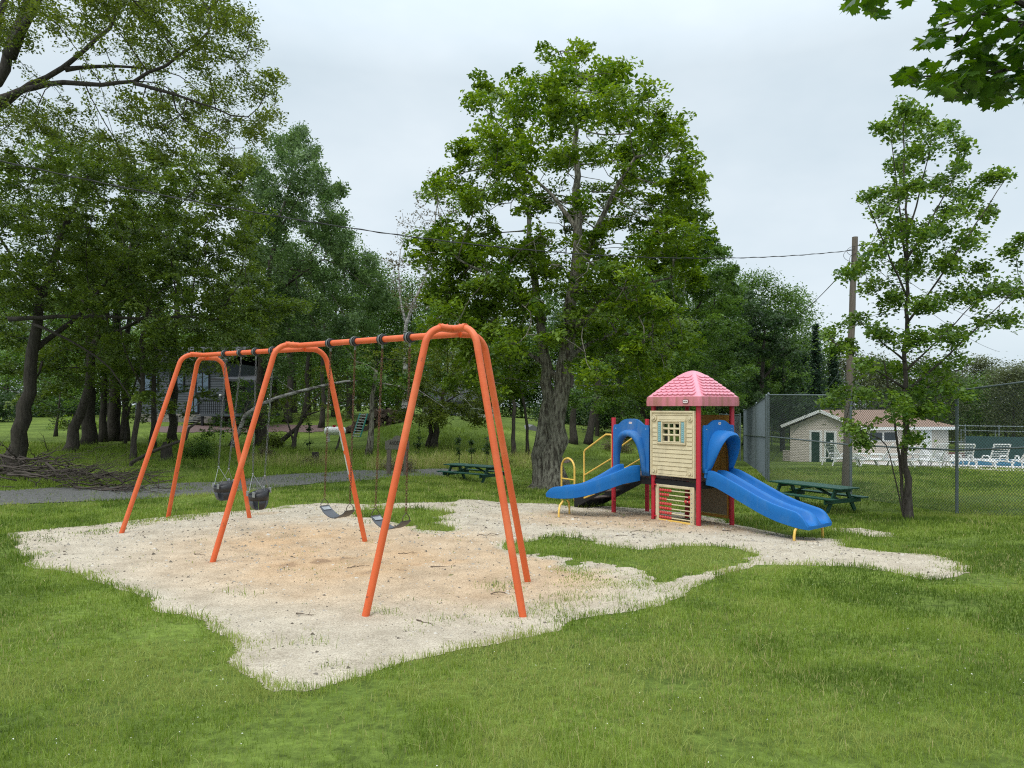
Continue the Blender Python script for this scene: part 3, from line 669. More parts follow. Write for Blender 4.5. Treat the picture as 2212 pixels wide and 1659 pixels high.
for x0, x1 in ((.19,.255),(.72,.785)):
    p = MB(); fbox(p, x0, x1, WZ0-.01, WZ1+.005, .07, .10)
    for j in range(9): fbox(p, x0+.012, x1-.012, WZ0+.005+j*.031, WZ0+.026+j*.031, .10, .107)
    p.build('shutter', M['teal'], panel, bevel=.003)
for x, z in ((.09,.885),(.91,.885),(.09,.062),(.91,.062)):
    c = front(A(x), .08, Zz(z)); n_ = -E2
    p = MB(); p.tube([c, c+n_*.022], .062, 20); p.build('boss', M['cream'], panel, True, bevel=.004)
    p = MB(); p.tube([c+n_*.02, c+n_*.030], .034, 14); p.build('boss_ring', M['groove'], panel, True)
    p = MB(); p.tube([c+n_*.022, c+n_*.042], .026, 14); p.build('bolt_cap', M['cream'], panel, True, bevel=.004)
# --- abacus panel below
zb2, zt2 = ZB+.02, .565
def abox(mb, x0, x1, z0, z1, o0, o1):
    AA = lambda x: (S-.075)+(.085-(S-.075))*x
    Z2 = lambda q: zb2+(zt2-zb2)*q
    return mb.hexa([front(AA(x0),o0,Z2(z0)), front(AA(x1),o0,Z2(z0)), front(AA(x1),o1,Z2(z0)), front(AA(x0),o1,Z2(z0)), front(AA(x0),o0,Z2(z1)), front(AA(x1),o0,Z2(z1)), front(AA(x1),o1,Z2(z1)), front(AA(x0),o1,Z2(z1))])
AA = lambda x: (S-.075)+(.085-(S-.075))*x
Z2 = lambda q: zb2+(zt2-zb2)*q
p = MB()
for r_ in ((0,.085,0,1),(.90,1,0,1),(.085,.90,.925,1)): abox(p, *r_, -.035, .035)
ab = p.build('abacus_frame', M['cream'], tower, bevel=.012)
p = MB(); abox(p, .085, .90, 0, .06, -.03, .03); p.build('bottom_rail', M['yellow'], ab, bevel=.01)
rows = [(5,0),(4,1),(3,2),(5,0),(5,0),(5,0),(5,0)]
for i, (nl, nr) in enumerate(rows):
    z = Z2(.845-i*.122); 
    rd = MB().tube([front(AA(.07),0,z), front(AA(.92),0,z)], .013, 10).build('rod', M['cream'], ab, True)
    xs = [.118+j*.0655 for j in range(nl)] + ([.868-.0655*j for j in range(nr)] if nr else [])
    if nr == 2: xs[-1] = .77
    for x in xs:
        MB().ball(front(AA(x),0,z), .034, 14).build('bead', M['bead'], rd, True)
    MB().ball(front(AA(.945),.034,z-.01), .013, 8).build('bolt', M['steel'], ab, True)
# --- back panels (face b=S between posts a=0 and a=S)
def bbox(mb, a0_, a1_, z0, z1, o0, o1): return lbox(mb, a0_, a1_, S+o0, S+o1, z0, z1)
p = MB(); bbox(p, .05, S-.05, ZD-.02, 2.0, -.045, .0); bp_ = p.build('back_panel', M['mustard'], tower, bevel=.01)
p = MB()
for j in range(6): bbox(p, .09+j*.165, .235+j*.165, ZD+.02, 1.34, -.056, -.044); 
bbox(p, .06, S-.06, 1.36, 1.42, -.06, -.044)
for j in range(3): bbox(p, .09+j*.33, .40+j*.33, 1.44, 1.93, -.056, -.044)
p.build('board', M['mustard'], bp_, bevel=.005)
p = MB(); bbox(p, .10, S-.12, -.09, .46, -.02, .01); bl = p.build('lower_panel', M['tan'], tower)
p = MB()
for r_ in ((.06,.10,-.16,.50),(S-.12,S-.07,-.16,.50),(.10,S-.12,-.16,-.10),(.10,S-.12,.465,.50)): bbox(p, *r_, -.035, .03)
p.build('lower_panel_frame', M['mustard'], bl, bevel=.008)
# --- roof
rc = L_(S/2, S/2, 0); ze, zr = P(1511,877,13.95).z, P(1511,857,13.95).z
def sq(wd, z, rad=.12, n=6):
    pts = []; r_ = min(rad, wd*.95)
    for cx, cy, a0_ in ((1,1,0),(-1,1,90),(-1,-1,180),(1,-1,270)):
        for i in range(n+1):
            q = math.radians(a0_+90*i/n); pts.append(rc+E1*(cx*(wd-r_)+r_*math.cos(q))+E2*(cy*(wd-r_)+r_*math.sin(q))+up(z))
    return pts
W0 = S/2+.115; HT = P(1495,800.5,14.85).z - zr
prof = [(1.0,0),(.985,.02),(.91,.11),(.80,.25),(.68,.40),(.55,.56),(.42,.71),(.32,.82),(.235,.90),(.15,.958),(.08,.988),(.012,1.0)]
roof = MB().loft([sq(W0*q, zr+HT*h, .07+.0*q) for q, h in prof] ).build('roof', M['pink'], tower, True, angle=35)
MB().loft([sq(W0-.05, ze-.002,.06), sq(W0+.012, ze,.08), sq(W0+.016, (ze+zr)/2,.08), sq(W0+.006, zr+.006,.08), sq(W0-.02, zr+.012,.07)], cap=False).build('roof_band', M['pink_band'], roof, True, fix=False)
lbox(MB(), .0, S, .0, S, ze+.01, ze+.03).build('roof_underside', M['red'], roof)
def slope(h):
    for (w1,h1),(w2,h2) in zip(prof, prof[1:]):
        if h1 <= h <= h2: return W0*(w1+(w2-w1)*(h-h1)/(h2-h1))
    return 0
sh = MB(); rows_ = 7
for face in range(4):
    u = (E1, E2, -E1, -E2)[face]; n_ = (-E2, E1, E2, -E1)[face]
    for i in range(rows_):
        h0 = .05+i*.106; h1 = h0+.15
        wlow = slope(h1)*.98-.035; cnt = 8-i
        if cnt < 2: continue
        wdt = 2*wlow/cnt
        for j in range(cnt):
            cx = -wlow+wdt*(j+.5) + (.0)
            out_, inn = [], []
            for q in np.linspace(math.pi, 2*math.pi, 9):
                x = cx+wdt*.5*math.cos(q); hh = h0+.05+.05*math.sin(q)
                base = rc+u*x+n_*slope(hh)+up(zr+HT*hh); nn = (n_*HT+up(W0)).normalized()
                inn.append(base-nn*.004); out_.append(base+nn*.034)
            xs_ = wdt*.5*.93
            for sg in (1, -1):
                hh = h1-.0; x = cx+sg*xs_; base = rc+u*x+n_*slope(hh)+up(zr+HT*hh); nn = (n_*HT+up(W0)).normalized()
                inn.append(base-nn*.006); out_.append(base+nn*.004)
            sh.loft([inn, out_])
sh.build('shingles', M['pink'], roof, bevel=.004)
# --- badges with lettering
def text_mesh(cu, parent):
    tmp = bpy.data.objects.new('lettering', cu); C.objects.link(tmp); bpy.context.view_layer.update()
    me = bpy.data.meshes.new_from_object(tmp.evaluated_get(bpy.context.evaluated_depsgraph_get())); bpy.data.objects.remove(tmp)
    o = bpy.data.objects.new('lettering', me); return link(o, parent)
def badge(c, u, n_, sc=1.0):
    u, n_, upv = Vector(u).normalized(), Vector(n_).normalized(), Vector((0,0,1)); upv = (upv-n_*upv.dot(n_)).normalized()
    def oval(wd, ht, o_):
        pts = []
        for cx, cy, a0_ in ((1,1,0),(-1,1,90),(-1,-1,180),(1,-1,270)):
            for i in range(5):
                q = math.radians(a0_+22.5*i); r_ = ht*.9; pts.append(c+u*(cx*(wd-r_)+r_*math.cos(q))*sc+upv*(cy*(ht-r_)+r_*math.sin(q))*sc+n_*o_)
        return pts
    k = MB().loft([oval(.065,.036,-.004), oval(.065,.036,.006)]).build('badge', M['maroon'], tower, True)
    MB().loft([oval(.056,.028,.003), oval(.056,.028,.009)]).build('badge_plate', M['logoplate'], k, True)
    cu = bpy.data.curves.new('lettering', 'FONT'); cu.body = 'little tikes'; cu.size = .021*sc; cu.align_x = 'CENTER'; cu.align_y = 'CENTER'; cu.extrude = .001; cu.materials.append(M['ink'])
    o = text_mesh(cu, k)
    o.matrix_local = Matrix.Translation(c+n_*.0105-ORG[tower]) @ Matrix((u, upv, n_)).transposed().to_4x4()
badge(rc + E1*(-W0*.52)*1.0 + E2*(-W0-.018) + up((ze+zr)/2+.0), -E1, -E2, 1.15)
# --- hooded slide entries
def hood(o, u, n_, wd, z0, zs_, zh, reach, ow, m, name):
    """plate with a hump, opening below; o is the plate's middle at deck level, u to the right, n_ outward"""
    o = Vector(o); n = 40
    def outer(i):
        q = i/(n-1); s = -1+2*q
        if q < .22: return (-wd, z0+(zs_-z0)*(q/.22))
        if q > .78: return (wd, z0+(zs_-z0)*((1-q)/.22))
        s = -1+2*(q-.22)/.56; b = max(0, 1-(abs(s)/.78)**2); hump = (zh-zs_)*(3*b*b-2*b**3)
        return (wd*s, zs_+hump)
    def inner(i, w_, zt_, squeeze=0, p_=2.6):
        q = i/(n-1); a_ = math.pi*(1-q); cs, sn = math.cos(a_), math.sin(a_)
        x = w_*math.copysign(abs(cs)**(2/p_), cs); z = abs(sn)**(2/p_)
        return (x*(1-squeeze*math.sin(math.pi*min(1,max(0,(1-z))))), z0+(zt_-z0)*z)
    def pt(xz, out_): return o+u*xz[0]+n_*out_+up(xz[1])
    zt_ = zs_-.10
    L0 = [outer(i) for i in range(n)]; L1 = [inner(i, wd*.86, zt_) for i in range(n)]
    fl = lambda z: max(0, (z-z0)/(zt_-z0))
    rings = [[pt(L0[i], -.02) for i in range(n)], [pt(L0[i], .02) for i in range(n)], [pt(L1[i], .025) for i in range(n)]]
    for k, (rr, sc_, dz) in enumerate(((.30,1.0,-.005),(.62,.98,-.02),(.88,.95,-.045),(1.0,.90,-.08),(.95,.84,-.11),(.72,.79,-.12),(.3,.78,-.12),(.0,.78,-.115))):
        lw = [inner(i, wd*.86*(ow+(1-ow)*1.0)*(sc_), zt_+dz) for i in range(n)]
        rings.append([pt(lw[i], .025+reach*rr*fl(lw[i][1])**.75) for i in range(n)])
    ob = MB().loft(rings, cap=False, closed=False).build(name, m, tower, True, fix=False, angle=60)
    md = ob.modifiers.new('thick', 'SOLIDIFY'); md.thickness = .014
    badge(o+n_*.024+up(zs_+(zh-zs_)*.42), u, n_, .8)
    for sx_ in (-.86,.86): MB().ball(o+u*wd*sx_+n_*.022+up(zs_-.07), .013, 8).build('rivet', M['white'], ob, True)
hood(L_(1.5*S,-.055,0), -E1, -E2, S/2-.07, ZD+.02, P(1380,919,15.3).z, P(1380,906,15.3).z, .17, 1, M['blue_worn'], 'slide_hood')
hood(L_(-.065,.5*S,0), E2, -E1, S/2-.07, ZD+.17, P(1560,919.5,14.35).z, P(1560,908.5,14.35).z, .36, 1, M['blue'], 'slide_hood')
for b in (.12, S-.12):
    q = L_(-.075, b, 0); MB().tube([q+up(ZD+.06), q+up(ZD+.18)], .028, 10).tube([q+up(ZD+.16), q+up(ZD+.24)], .05, 12).build('hood_foot', M['blue'], tower, True)
# --- slides: a trough section swept along a path
def slide(path, lanes, lane_w, m, name):
    """path: list of (centre xy, heading angle, bed z, wall height, under depth)"""
    rings = []; W_ = lanes*lane_w/2
    for (c, hd, zbed, wall, und) in path:
        h = Vector((math.cos(hd), math.sin(hd), 0)); s = Vector((h.y, -h.x, 0)); sec = []
        zt_ = zbed+wall; zu = zbed-und
        sec += [(-W_+.02, zu-.012), (-W_-.006, zu), (-W_-.012, (zu+zt_)/2), (-W_-.016, zt_-.02), (-W_-.006, zt_), (-W_+.022, zt_+.006), (-W_+.042, zt_-.012)]
        for k in range(lanes):
            x0 = -W_+k*lane_w; x1 = x0+lane_w
            for q in np.linspace(0, 1, 9):
                x = x0+.05+(lane_w-.10)*q; e = abs(2*q-1); sec.append((x, zbed+wall*.78*max(0,(e-.35)/.65)**2.2))
            if k < lanes-1:
                dv = wall*.96; sec += [(x1-.035, zbed+dv-.02), (x1-.015, zbed+dv), (x1+.015, zbed+dv), (x1+.035, zbed+dv-.02)]
        sec += [(W_-.042, zt_-.012), (W_-.022, zt_+.006), (W_+.006, zt_), (W_+.016, zt_-.02), (W_+.012, (zu+zt_)/2), (W_+.006, zu), (W_-.02, zu-.012)]
        rings.append([Vector((c[0],c[1],0))+s*x+up(z) for x, z in sec])
    return MB().loft(rings).build(name, m, tower, True, angle=50)
def interp(tab, t):
    for (t0, *v0), (t1, *v1) in zip(tab, tab[1:]):
        if t <= t1:
            q = (t-t0)/(t1-t0); q2 = q
            return [x0+(x1-x0)*q2 for x0, x1 in zip(v0, v1)]
    return list(tab[-1][1:])
def smooth_tab(tab, n):
    ts = np.array([r_[0] for r_ in tab]); vs = np.array([r_[1:] for r_ in tab]); tt = np.linspace(ts[0], ts[-1], n)
    raw = np.stack([np.interp(tt, ts, vs[:,k]) for k in range(vs.shape[1])], -1)
    for _ in range(3):
        r2 = raw.copy(); r2[1:-1] = (raw[:-2]+2*raw[1:-1]+raw[2:])/4; raw = r2
    return tt, raw
tt, tab = smooth_tab([(0,.70,.20,.08),(.16,.69,.22,.08),(.30,.62,.24,.06),(1.2,.24,.235,.055),(1.5,.15,.23,.06),(1.8,.10,.215,.065),(1.95,.085,.20,.07),(2.03,.08,.15,.07),(2.08,.075,.07,.065),(2.12,.06,.012,.05)], 48)
hd = math.atan2(-E1.y, -E1.x); c0 = L_(-.07, S/2, 0)
dbl = slide([((c0-E1*t).xy, hd, *r_) for t, r_ in zip(tt, tab)], 2, .42, M['blue'], 'double_slide')
def seam(pts, par): MB().tube(pts, .006, 5).build('seam', M['blue_worn'], par, True)
for b in (.10, S-.02):
    q = c0 - E1*1.86 + E2*(b-S/2); zg = g1(q.x, q.y)
    q2 = q-E1*.03
    MB().tube([Vector((q2.x,q2.y,zg-.05)), Vector((q2.x,q2.y,zg+.10)), Vector((q2.x,q2.y,-.03))+E2*(.05 if b < .5 else -.05)*.6, Vector((q2.x,q2.y,.03))+E2*(.12 if b < .5 else -.12)], .024, 10).build('slide_leg', M['yellow'], dbl, True)
# single curved slide on the left
tt, tab = smooth_tab([(0,.70,.22,.10),(.18,.69,.24,.11),(.36,.62,.24,.06),(.9,.40,.225,.055),(1.2,.31,.20,.06),(1.5,.275,.19,.06),(1.72,.275,.17,.06),(1.81,.28,.11,.06),(1.86,.28,.03,.05)], 34)
pos = L_(1.5*S, -.07, 0); h0 = math.atan2(-E2.y, -E2.x); path = []; last = 0
for t, r_ in zip(tt, tab):
    hd = h0 - math.radians(74)*min(1, max(0, (t-.0)/1.45)); dt = t-last; last = t
    pos = pos + Vector((math.cos(hd), math.sin(hd), 0))*dt; path.append((pos.xy, hd, *r_))
sgl = slide(path, 1, .50, M['blue'], 'curved_slide')
for (px, py), s in (((1207,1119),1),((1230,1112),-1)):
    g = ghit(px, py); base = Vector((g[0], g[1], g1(*g)-.05)); top = Vector((path[-7][0][0], path[-7][0][1], path[-7][2]-.10))
    k = Vector((base.x*.85+top.x*.15, base.y*.85+top.y*.15, .10))
    MB().tube([base, base+up(.16), k.lerp(base+up(.2), .3), k, top.lerp(k,.4)+up(.02)], .022, 10).build('slide_leg', M['yellow'], sgl, True)
# --- stairs on the far side with black stringers and yellow rails
st = MB()
for b in (.10, S-.10):
    st.hexa([L_(2*S+.05,b-.02,ZD-.30), L_(2*S+1.35,b-.02,ZB-.02), L_(2*S+1.35,b+.02,ZB-.02), L_(2*S+.05,b+.02,ZD-.30), L_(2*S+.05,b-.02,ZD-.03), L_(2*S+1.35,b-.02,ZB+.22), L_(2*S+1.35,b+.02,ZB+.22), L_(2*S+.05,b+.02,ZD-.03)])
stair = st.build('stairs', M['black'], tower)
for i in range(4):
    t = (i+.6)/4; lbox(MB(), 2*S+.05+1.25*t-.13, 2*S+.05+1.25*t+.13, .12, S-.12, ZD-.05-.72*t-.03, ZD-.05-.72*t).build('tread', M['deck'], stair)
for i in range(2): lbox(MB(), 2*S+1.34, 2*S+1.38, .12, S-.12, ZB-.02+i*.01, ZB+.2).build('end_board', M['black'], stair) if i == 0 else None
for b in (.0, S):
    p0 = [L_(2*S+.07,b,ZD+.0), L_(2*S+.07,b,1.54)]; r = MB()
    r.tube(fillet(L_(2*S+.06,b,ZD-.1), L_(2*S+.06,b,1.55), L_(2*S+.16,b,1.55), .03, 4)[:-1] + fillet(L_(2*S+.10,b,1.55), L_(2*S+.24,b,1.55), L_(2*S+.86,b,1.19), .08, 5)[1:-1] + fillet(L_(2*S+.5,b,1.40), L_(2*S+.93,b,1.15), L_(2*S+.93,b,ZB+.3), .09, 5)[1:] , .021, 10)
    r.tube([L_(2*S+.06,b,1.02), L_(2*S+.93,b,.58)], .018, 8)
    r.tube([L_(2*S+.93,b,.02+ZB+.25), L_(2*S+.6,b,.18)], .018, 8)
    r.build('handrail', M['yellow'], tower, True)
for b in (.02,):
    q = L_(2*S+1.75, b, 0); zg = g1(q.x,q.y); gA, gB = ghit(1213,1083), ghit(1241,1087)
    a_ = Vector((gA[0], gA[1], g1(*gA)-.05)); b_ = Vector((gB[0], gB[1], g1(*gB)-.05)); zt_ = ZC+(HZ-990)/F*((gA[1]+gB[1])/2); rr = (b_-a_).length/2; cc = (a_+b_)/2; du = (b_-a_).normalized(); du.z = 0
    pts = [a_]+[Vector((cc.x,cc.y,zt_-rr))-du*rr*math.cos(q_)+up(rr*math.sin(q_)) for q_ in np.linspace(0, math.pi, 13)]+[b_]
    k = MB(); k.tube(pts, .026, 10); zc_ = ZC+(HZ-1035)/F*cc.y; k.tube([Vector((a_.x,a_.y,zc_)), Vector((b_.x,b_.y,zc_))], .02, 8); k.build('grab_loop', M['yellow'], tower, True)

# ------------------------------------------------------------------ trees
def colonize(att, nodes, par, step, kill, infl=1e9, maxit=260, jit=.25, rng=None, droop=0.0):
    P_ = [np.array(n, float) for n in nodes]; par = list(par); att = np.asarray(att, float)
    base = np.array(P_); d = np.full(len(att), 1e9); ni = np.zeros(len(att), int)
    for s in range(0, len(base), 64):
        dd = np.linalg.norm(att[:,None]-base[None,s:s+64], axis=2); j = dd.argmin(1); m = dd[np.arange(len(att)), j]; k = m < d; d[k] = m[k]; ni[k] = j[k]+s
    alive = np.ones(len(att), bool); kids = {}
    alive &= d > kill
    for it in range(maxit):
        if not alive.any(): break
        idx = np.flatnonzero(alive & (d < infl))
        if len(idx) == 0: break
        q = ni[idx]; u, inv = np.unique(q, return_inverse=True); cur = np.array([P_[i] for i in u])
        dv = att[idx]-cur[inv]; dv /= np.linalg.norm(dv, axis=1)[:,None]+1e-9
        sm_ = np.zeros((len(u),3)); np.add.at(sm_, inv, dv); sm_ += rng.normal(0, jit, sm_.shape); sm_[:,2] -= droop
        sm_ /= np.linalg.norm(sm_, axis=1)[:,None]+1e-9
        new = []
        for i, n in enumerate(u):
            c = kids.get(n, 0)
            if c >= 4: continue
            kids[n] = c+1; P_.append(cur[i]+sm_[i]*step); par.append(int(n)); new.append(len(P_)-1)
        if not new: break
        np_ = np.array([P_[i] for i in new])
        for s in range(0, len(np_), 64):
            dd = np.linalg.norm(att[:,None]-np_[None,s:s+64], axis=2); j = dd.argmin(1); m = dd[np.arange(len(att)), j]; k = m < d; d[k] = m[k]; ni[k] = np.array(new)[j[k]+s]
        alive &= d > kill
    return np.array(P_), np.array(par)
def seg_mesh(P_, par, R, skip=0, n=5):
    """branches: one short frustum per segment"""
    i = np.arange(skip, len(P_)); i = i[par[i] >= 0]; a = P_[par[i]]; b = P_[i]; ra = np.minimum(R[par[i]], R[i]*1.35); rb = R[i]
    t = b-a; l = np.linalg.norm(t, axis=1)[:,None]+1e-9; t = t/l; b = b+t*rb[:,None]*.4
    ref = np.where(np.abs(t[:,2:3]) > .9, np.array([[1.,0,0]]), np.array([[0,0,1.]])); u = np.cross(t, ref); u /= np.linalg.norm(u, axis=1)[:,None]+1e-9; v = np.cross(t, u)
    vs = np.empty((len(i), 2*n, 3))
    for k in range(n):
        c, s = math.cos(2*math.pi*k/n), math.sin(2*math.pi*k/n)
        vs[:,k] = a+(u*c+v*s)*ra[:,None]; vs[:,n+k] = b+(u*c+v*s)*rb[:,None]
    o = np.arange(len(i))[:,None]*2*n
    f = np.concatenate([np.concatenate([o+k, o+(k+1)%n, o+n+(k+1)%n, o+n+k], 1) for k in range(n)])
    return vs.reshape(-1,3), f
def sprays(src, per, rad, rng, tilt=.35, thick=.16, keep=1):
    """leaves spread on small tilted shelves round each twig end: positions and shelf normals"""
    n = len(src); nm = rng.normal(0, tilt, (n,3)); nm[:,2] = 1; nm /= np.linalg.norm(nm,axis=1)[:,None]
    u = np.cross(nm, np.array([[.3,.9,.1]])); u /= np.linalg.norm(u,axis=1)[:,None]; v = np.cross(nm,u); ax = rng.uniform(0,2*np.pi,n); el = rng.uniform(.45,1,n)
    nm2, u2, v2 = [np.repeat(q, per, 0) for q in (nm, u*np.cos(ax)[:,None]+v*np.sin(ax)[:,None], v*np.cos(ax)[:,None]-u*np.sin(ax)[:,None])]
    R_ = rad*np.repeat(rng.uniform(.6,1.35,n), per); a = rng.uniform(0,2*np.pi,n*per); r = np.sqrt(rng.uniform(0,1,n*per))*R_; e2 = np.repeat(el, per)
    x = r*np.cos(a); y = r*np.sin(a)*e2; z = rng.normal(0,thick,n*per)*R_-.28*(r/rad)**2*rad
    return np.repeat(src,per,0)+u2*x[:,None]+v2*y[:,None]+nm2*z[:,None], nm2
def leaf_quads(c, Lg, Wd, rng, upb=.8, droop=.3, nrm=None):
    n = len(c); nm = rng.normal(0, 1, (n,3)); nm[:,2] = np.abs(nm[:,2])+upb
    if nrm is not None: nm = nrm+rng.normal(0,.42,(n,3))
    nm = nm*1.0; nm /= np.linalg.norm(nm, axis=1)[:,None]
    t = rng.normal(0, 1, (n,3)); t[:,2] -= droop; t -= nm*(t*nm).sum(1)[:,None]; t /= np.linalg.norm(t, axis=1)[:,None]+1e-9; s = np.cross(nm, t)
    Lg = Lg*rng.uniform(.65,1.3,n)[:,None]; Wd = Wd*rng.uniform(.7,1.25,n)[:,None]
    v = np.empty((n,4,3)); v[:,0] = c-t*Lg*.5; v[:,1] = c-t*Lg*.02+s*Wd*.5+nm*Wd*.16; v[:,2] = c+t*Lg*.5-nm*Lg*.06; v[:,3] = c-t*Lg*.02-s*Wd*.5+nm*Wd*.16
    return v.reshape(-1,3)
def clump_pts(clumps, d, R, cx, cw, per, rng, rep_=2, flat=.75):
    """attractors from clumps given as (px, py, r px[, depth offset]); each is repeated at several depths of the crown"""
    out_ = []
    for cl in clumps:
        px, py, r_ = cl[:3]
        for k in range(rep_):
            off = cl[3] if len(cl) > 3 else rng.uniform(-1,1)*R*math.sqrt(max(.12, 1-((px-cx)/cw)**2))
            dd = d+off; c = np.array(P(px,py,dd)); rr = r_/F*dd; n = max(3, int(per*(r_/50)**1.6))
            q = rng.normal(0,1,(n,3)); q /= np.linalg.norm(q,axis=1)[:,None]; q *= rng.uniform(.25,1,n)[:,None]**.5
            out_.append(c+q*np.array([rr, rr, rr*flat]))
    return np.concatenate(out_)
LM = {}
def LMAT(k, c1, c2, trans=.35):
    if k not in LM: LM[k] = leafmat('leaves_'+k, c1, c2, trans)
    return LM[k]
def tree(name, label, cat, d, trunks, clumps, R, cx, cw, lm, leaf=(.12,.07), per=14, nleaf=22, spread=.30, step=.42, bark='bark', seed=1, group=None, rep_=2, rtip=.007, flat=.75, droop=0, bare=0, upb=.8, q=2.2, flare=1.35, dens=1.0, twigs=(), thick=.16, keep=.72):
    """trunks: list of polylines [(px, py, depth offset), ...] with (r0, r1)"""
    rng = np.random.default_rng(seed)
    b0 = trunks[0][0][0]; base = G(b0[0], d+b0[2]); t = thing(name, base, label, cat, group)
    nodes, par, fixed = [], [], {}
    mb = MB()
    for path, r0, r1 in trunks:
        pts = [np.array(P(px,py,d+o_)) for px,py,o_ in path]
        if path is trunks[0][0] or path[0][1] > 900: pts[0][2] = g1(pts[0][0], pts[0][1])-.15
        dense = [pts[0]]
        for a, b in zip(pts, pts[1:]):
            k = max(1, int(np.linalg.norm(b-a)/step))
            dense += [a+(b-a)*(i+1)/k for i in range(k)]
        dense = np.array(dense)
        for _ in range(2):
            s_ = dense.copy(); s_[1:-1] = (dense[:-2]+2*dense[1:-1]+dense[2:])/4; dense = s_
        dense[1:-1] += rng.normal(0, .028, dense[1:-1].shape)*min(1.4, r0/.12)
        m_ = len(dense); rr = [r0+(r1-r0)*(i/(m_-1))**.6 for i in range(m_)]
        if dense[0][2] < base.z+.6: rr[0] *= flare; rr[1] *= 1+(flare-1)*.3
        rr = [x*rng.uniform(.94,1.06) for x in rr]
        mb.tube([Vector(x) for x in dense], rr, 12 if r0 > .15 else 8)
        k0 = len(nodes); first = -1
        if nodes:
            dd = np.linalg.norm(np.array(nodes)-dense[0], axis=1); first = int(dd.argmin())
        for i in range(m_): nodes.append(dense[i]); par.append(first if i == 0 else k0+i-1)
    mb.build('trunk', M[bark], t, True, angle=0)
    if not clumps: return t
    att = clump_pts(clumps, d, R, cx, cw, per, rng, rep_, flat)
    natt = att
    if twigs: natt = np.concatenate([att, clump_pts(twigs, d, R, cx, cw, per*2.2, rng, 1, .9)])
    P_, pr = colonize(natt, nodes, par, step, step*1.15, rng=rng, droop=droop)
    n0 = len(nodes); acc = np.zeros(len(P_))
    for i in range(len(P_)-1, n0-1, -1):
        if acc[i] == 0: acc[i] = 1
        if pr[i] >= n0: acc[pr[i]] += acc[i]
    Rr = np.where(acc > 0, rtip*np.maximum(acc,1)**(1/q), .05); mxr = max(trunks[0][1]*.45, .03); Rr[:n0] = mxr; Rr = np.minimum(Rr, mxr)
    bv, bf = seg_mesh(P_, pr, Rr, skip=n0, n=4 if d > 30 else 5)
    tips = np.flatnonzero((acc > 0) & (acc <= 3)); src = np.concatenate([P_[tips], att])
    if twigs: src = att
    if bare: src = src[rng.uniform(0,1,len(src)) > bare]
    nleaf = int(nleaf*DENS*dens); leaf = (leaf[0]*LSZ, leaf[1]*LSZ)
    src = src[rng.uniform(0,1,len(src)) < keep]
    c, nrm = sprays(src, nleaf, spread*1.45, rng, .35 if thick < .3 else .8, thick)
    v = leaf_quads(c, leaf[0], leaf[1], rng, upb, .3, nrm)
    k = np.arange(len(c))[:,None]*4; ff = np.concatenate([k,k+1,k+2,k+3],1)
    ct = np.repeat(rng.normal(.45,.2,len(src)), nleaf)+rng.normal(0,.16,len(c))
    o = np_mesh('crown', np.concatenate([v, bv]), np.concatenate([ff, bf+len(v)]), lm, t, tint=np.concatenate([np.clip(ct,0,1), np.zeros(len(bf))]), org=ORG[t])
    o.data.materials.append(M[bark]); mi = np.zeros(len(ff)+len(bf), np.int32); mi[len(ff):] = 1; o.data.polygons.foreach_set('material_index', mi)
    global NLEAF; NLEAF += len(c)
    return t
NLEAF = 0; DENS = 2.3; LSZ = 1.1
OLIVE = LMAT('olive', (.050,.082,.012), (.195,.250,.040))
OLIVE2 = LMAT('oak', (.040,.076,.012), (.165,.235,.036))
MID = LMAT('mid_green', (.034,.085,.014), (.135,.225,.040))
FRESH = LMAT('fresh_green', (.050,.110,.010), (.215,.315,.034))
BLUEG = LMAT('blue_green', (.050,.100,.028), (.160,.245,.080))
DARKG = LMAT('dark_green', (.014,.036,.012), (.050,.092,.026))
BROWN = LMAT('bronze', (.070,.062,.030), (.170,.145,.075))
CONIF = LMAT('conifer', (.018,.040,.022), (.045,.080,.045))
MAPLE = LMAT('maple', (.040,.100,.014), (.190,.290,.044))

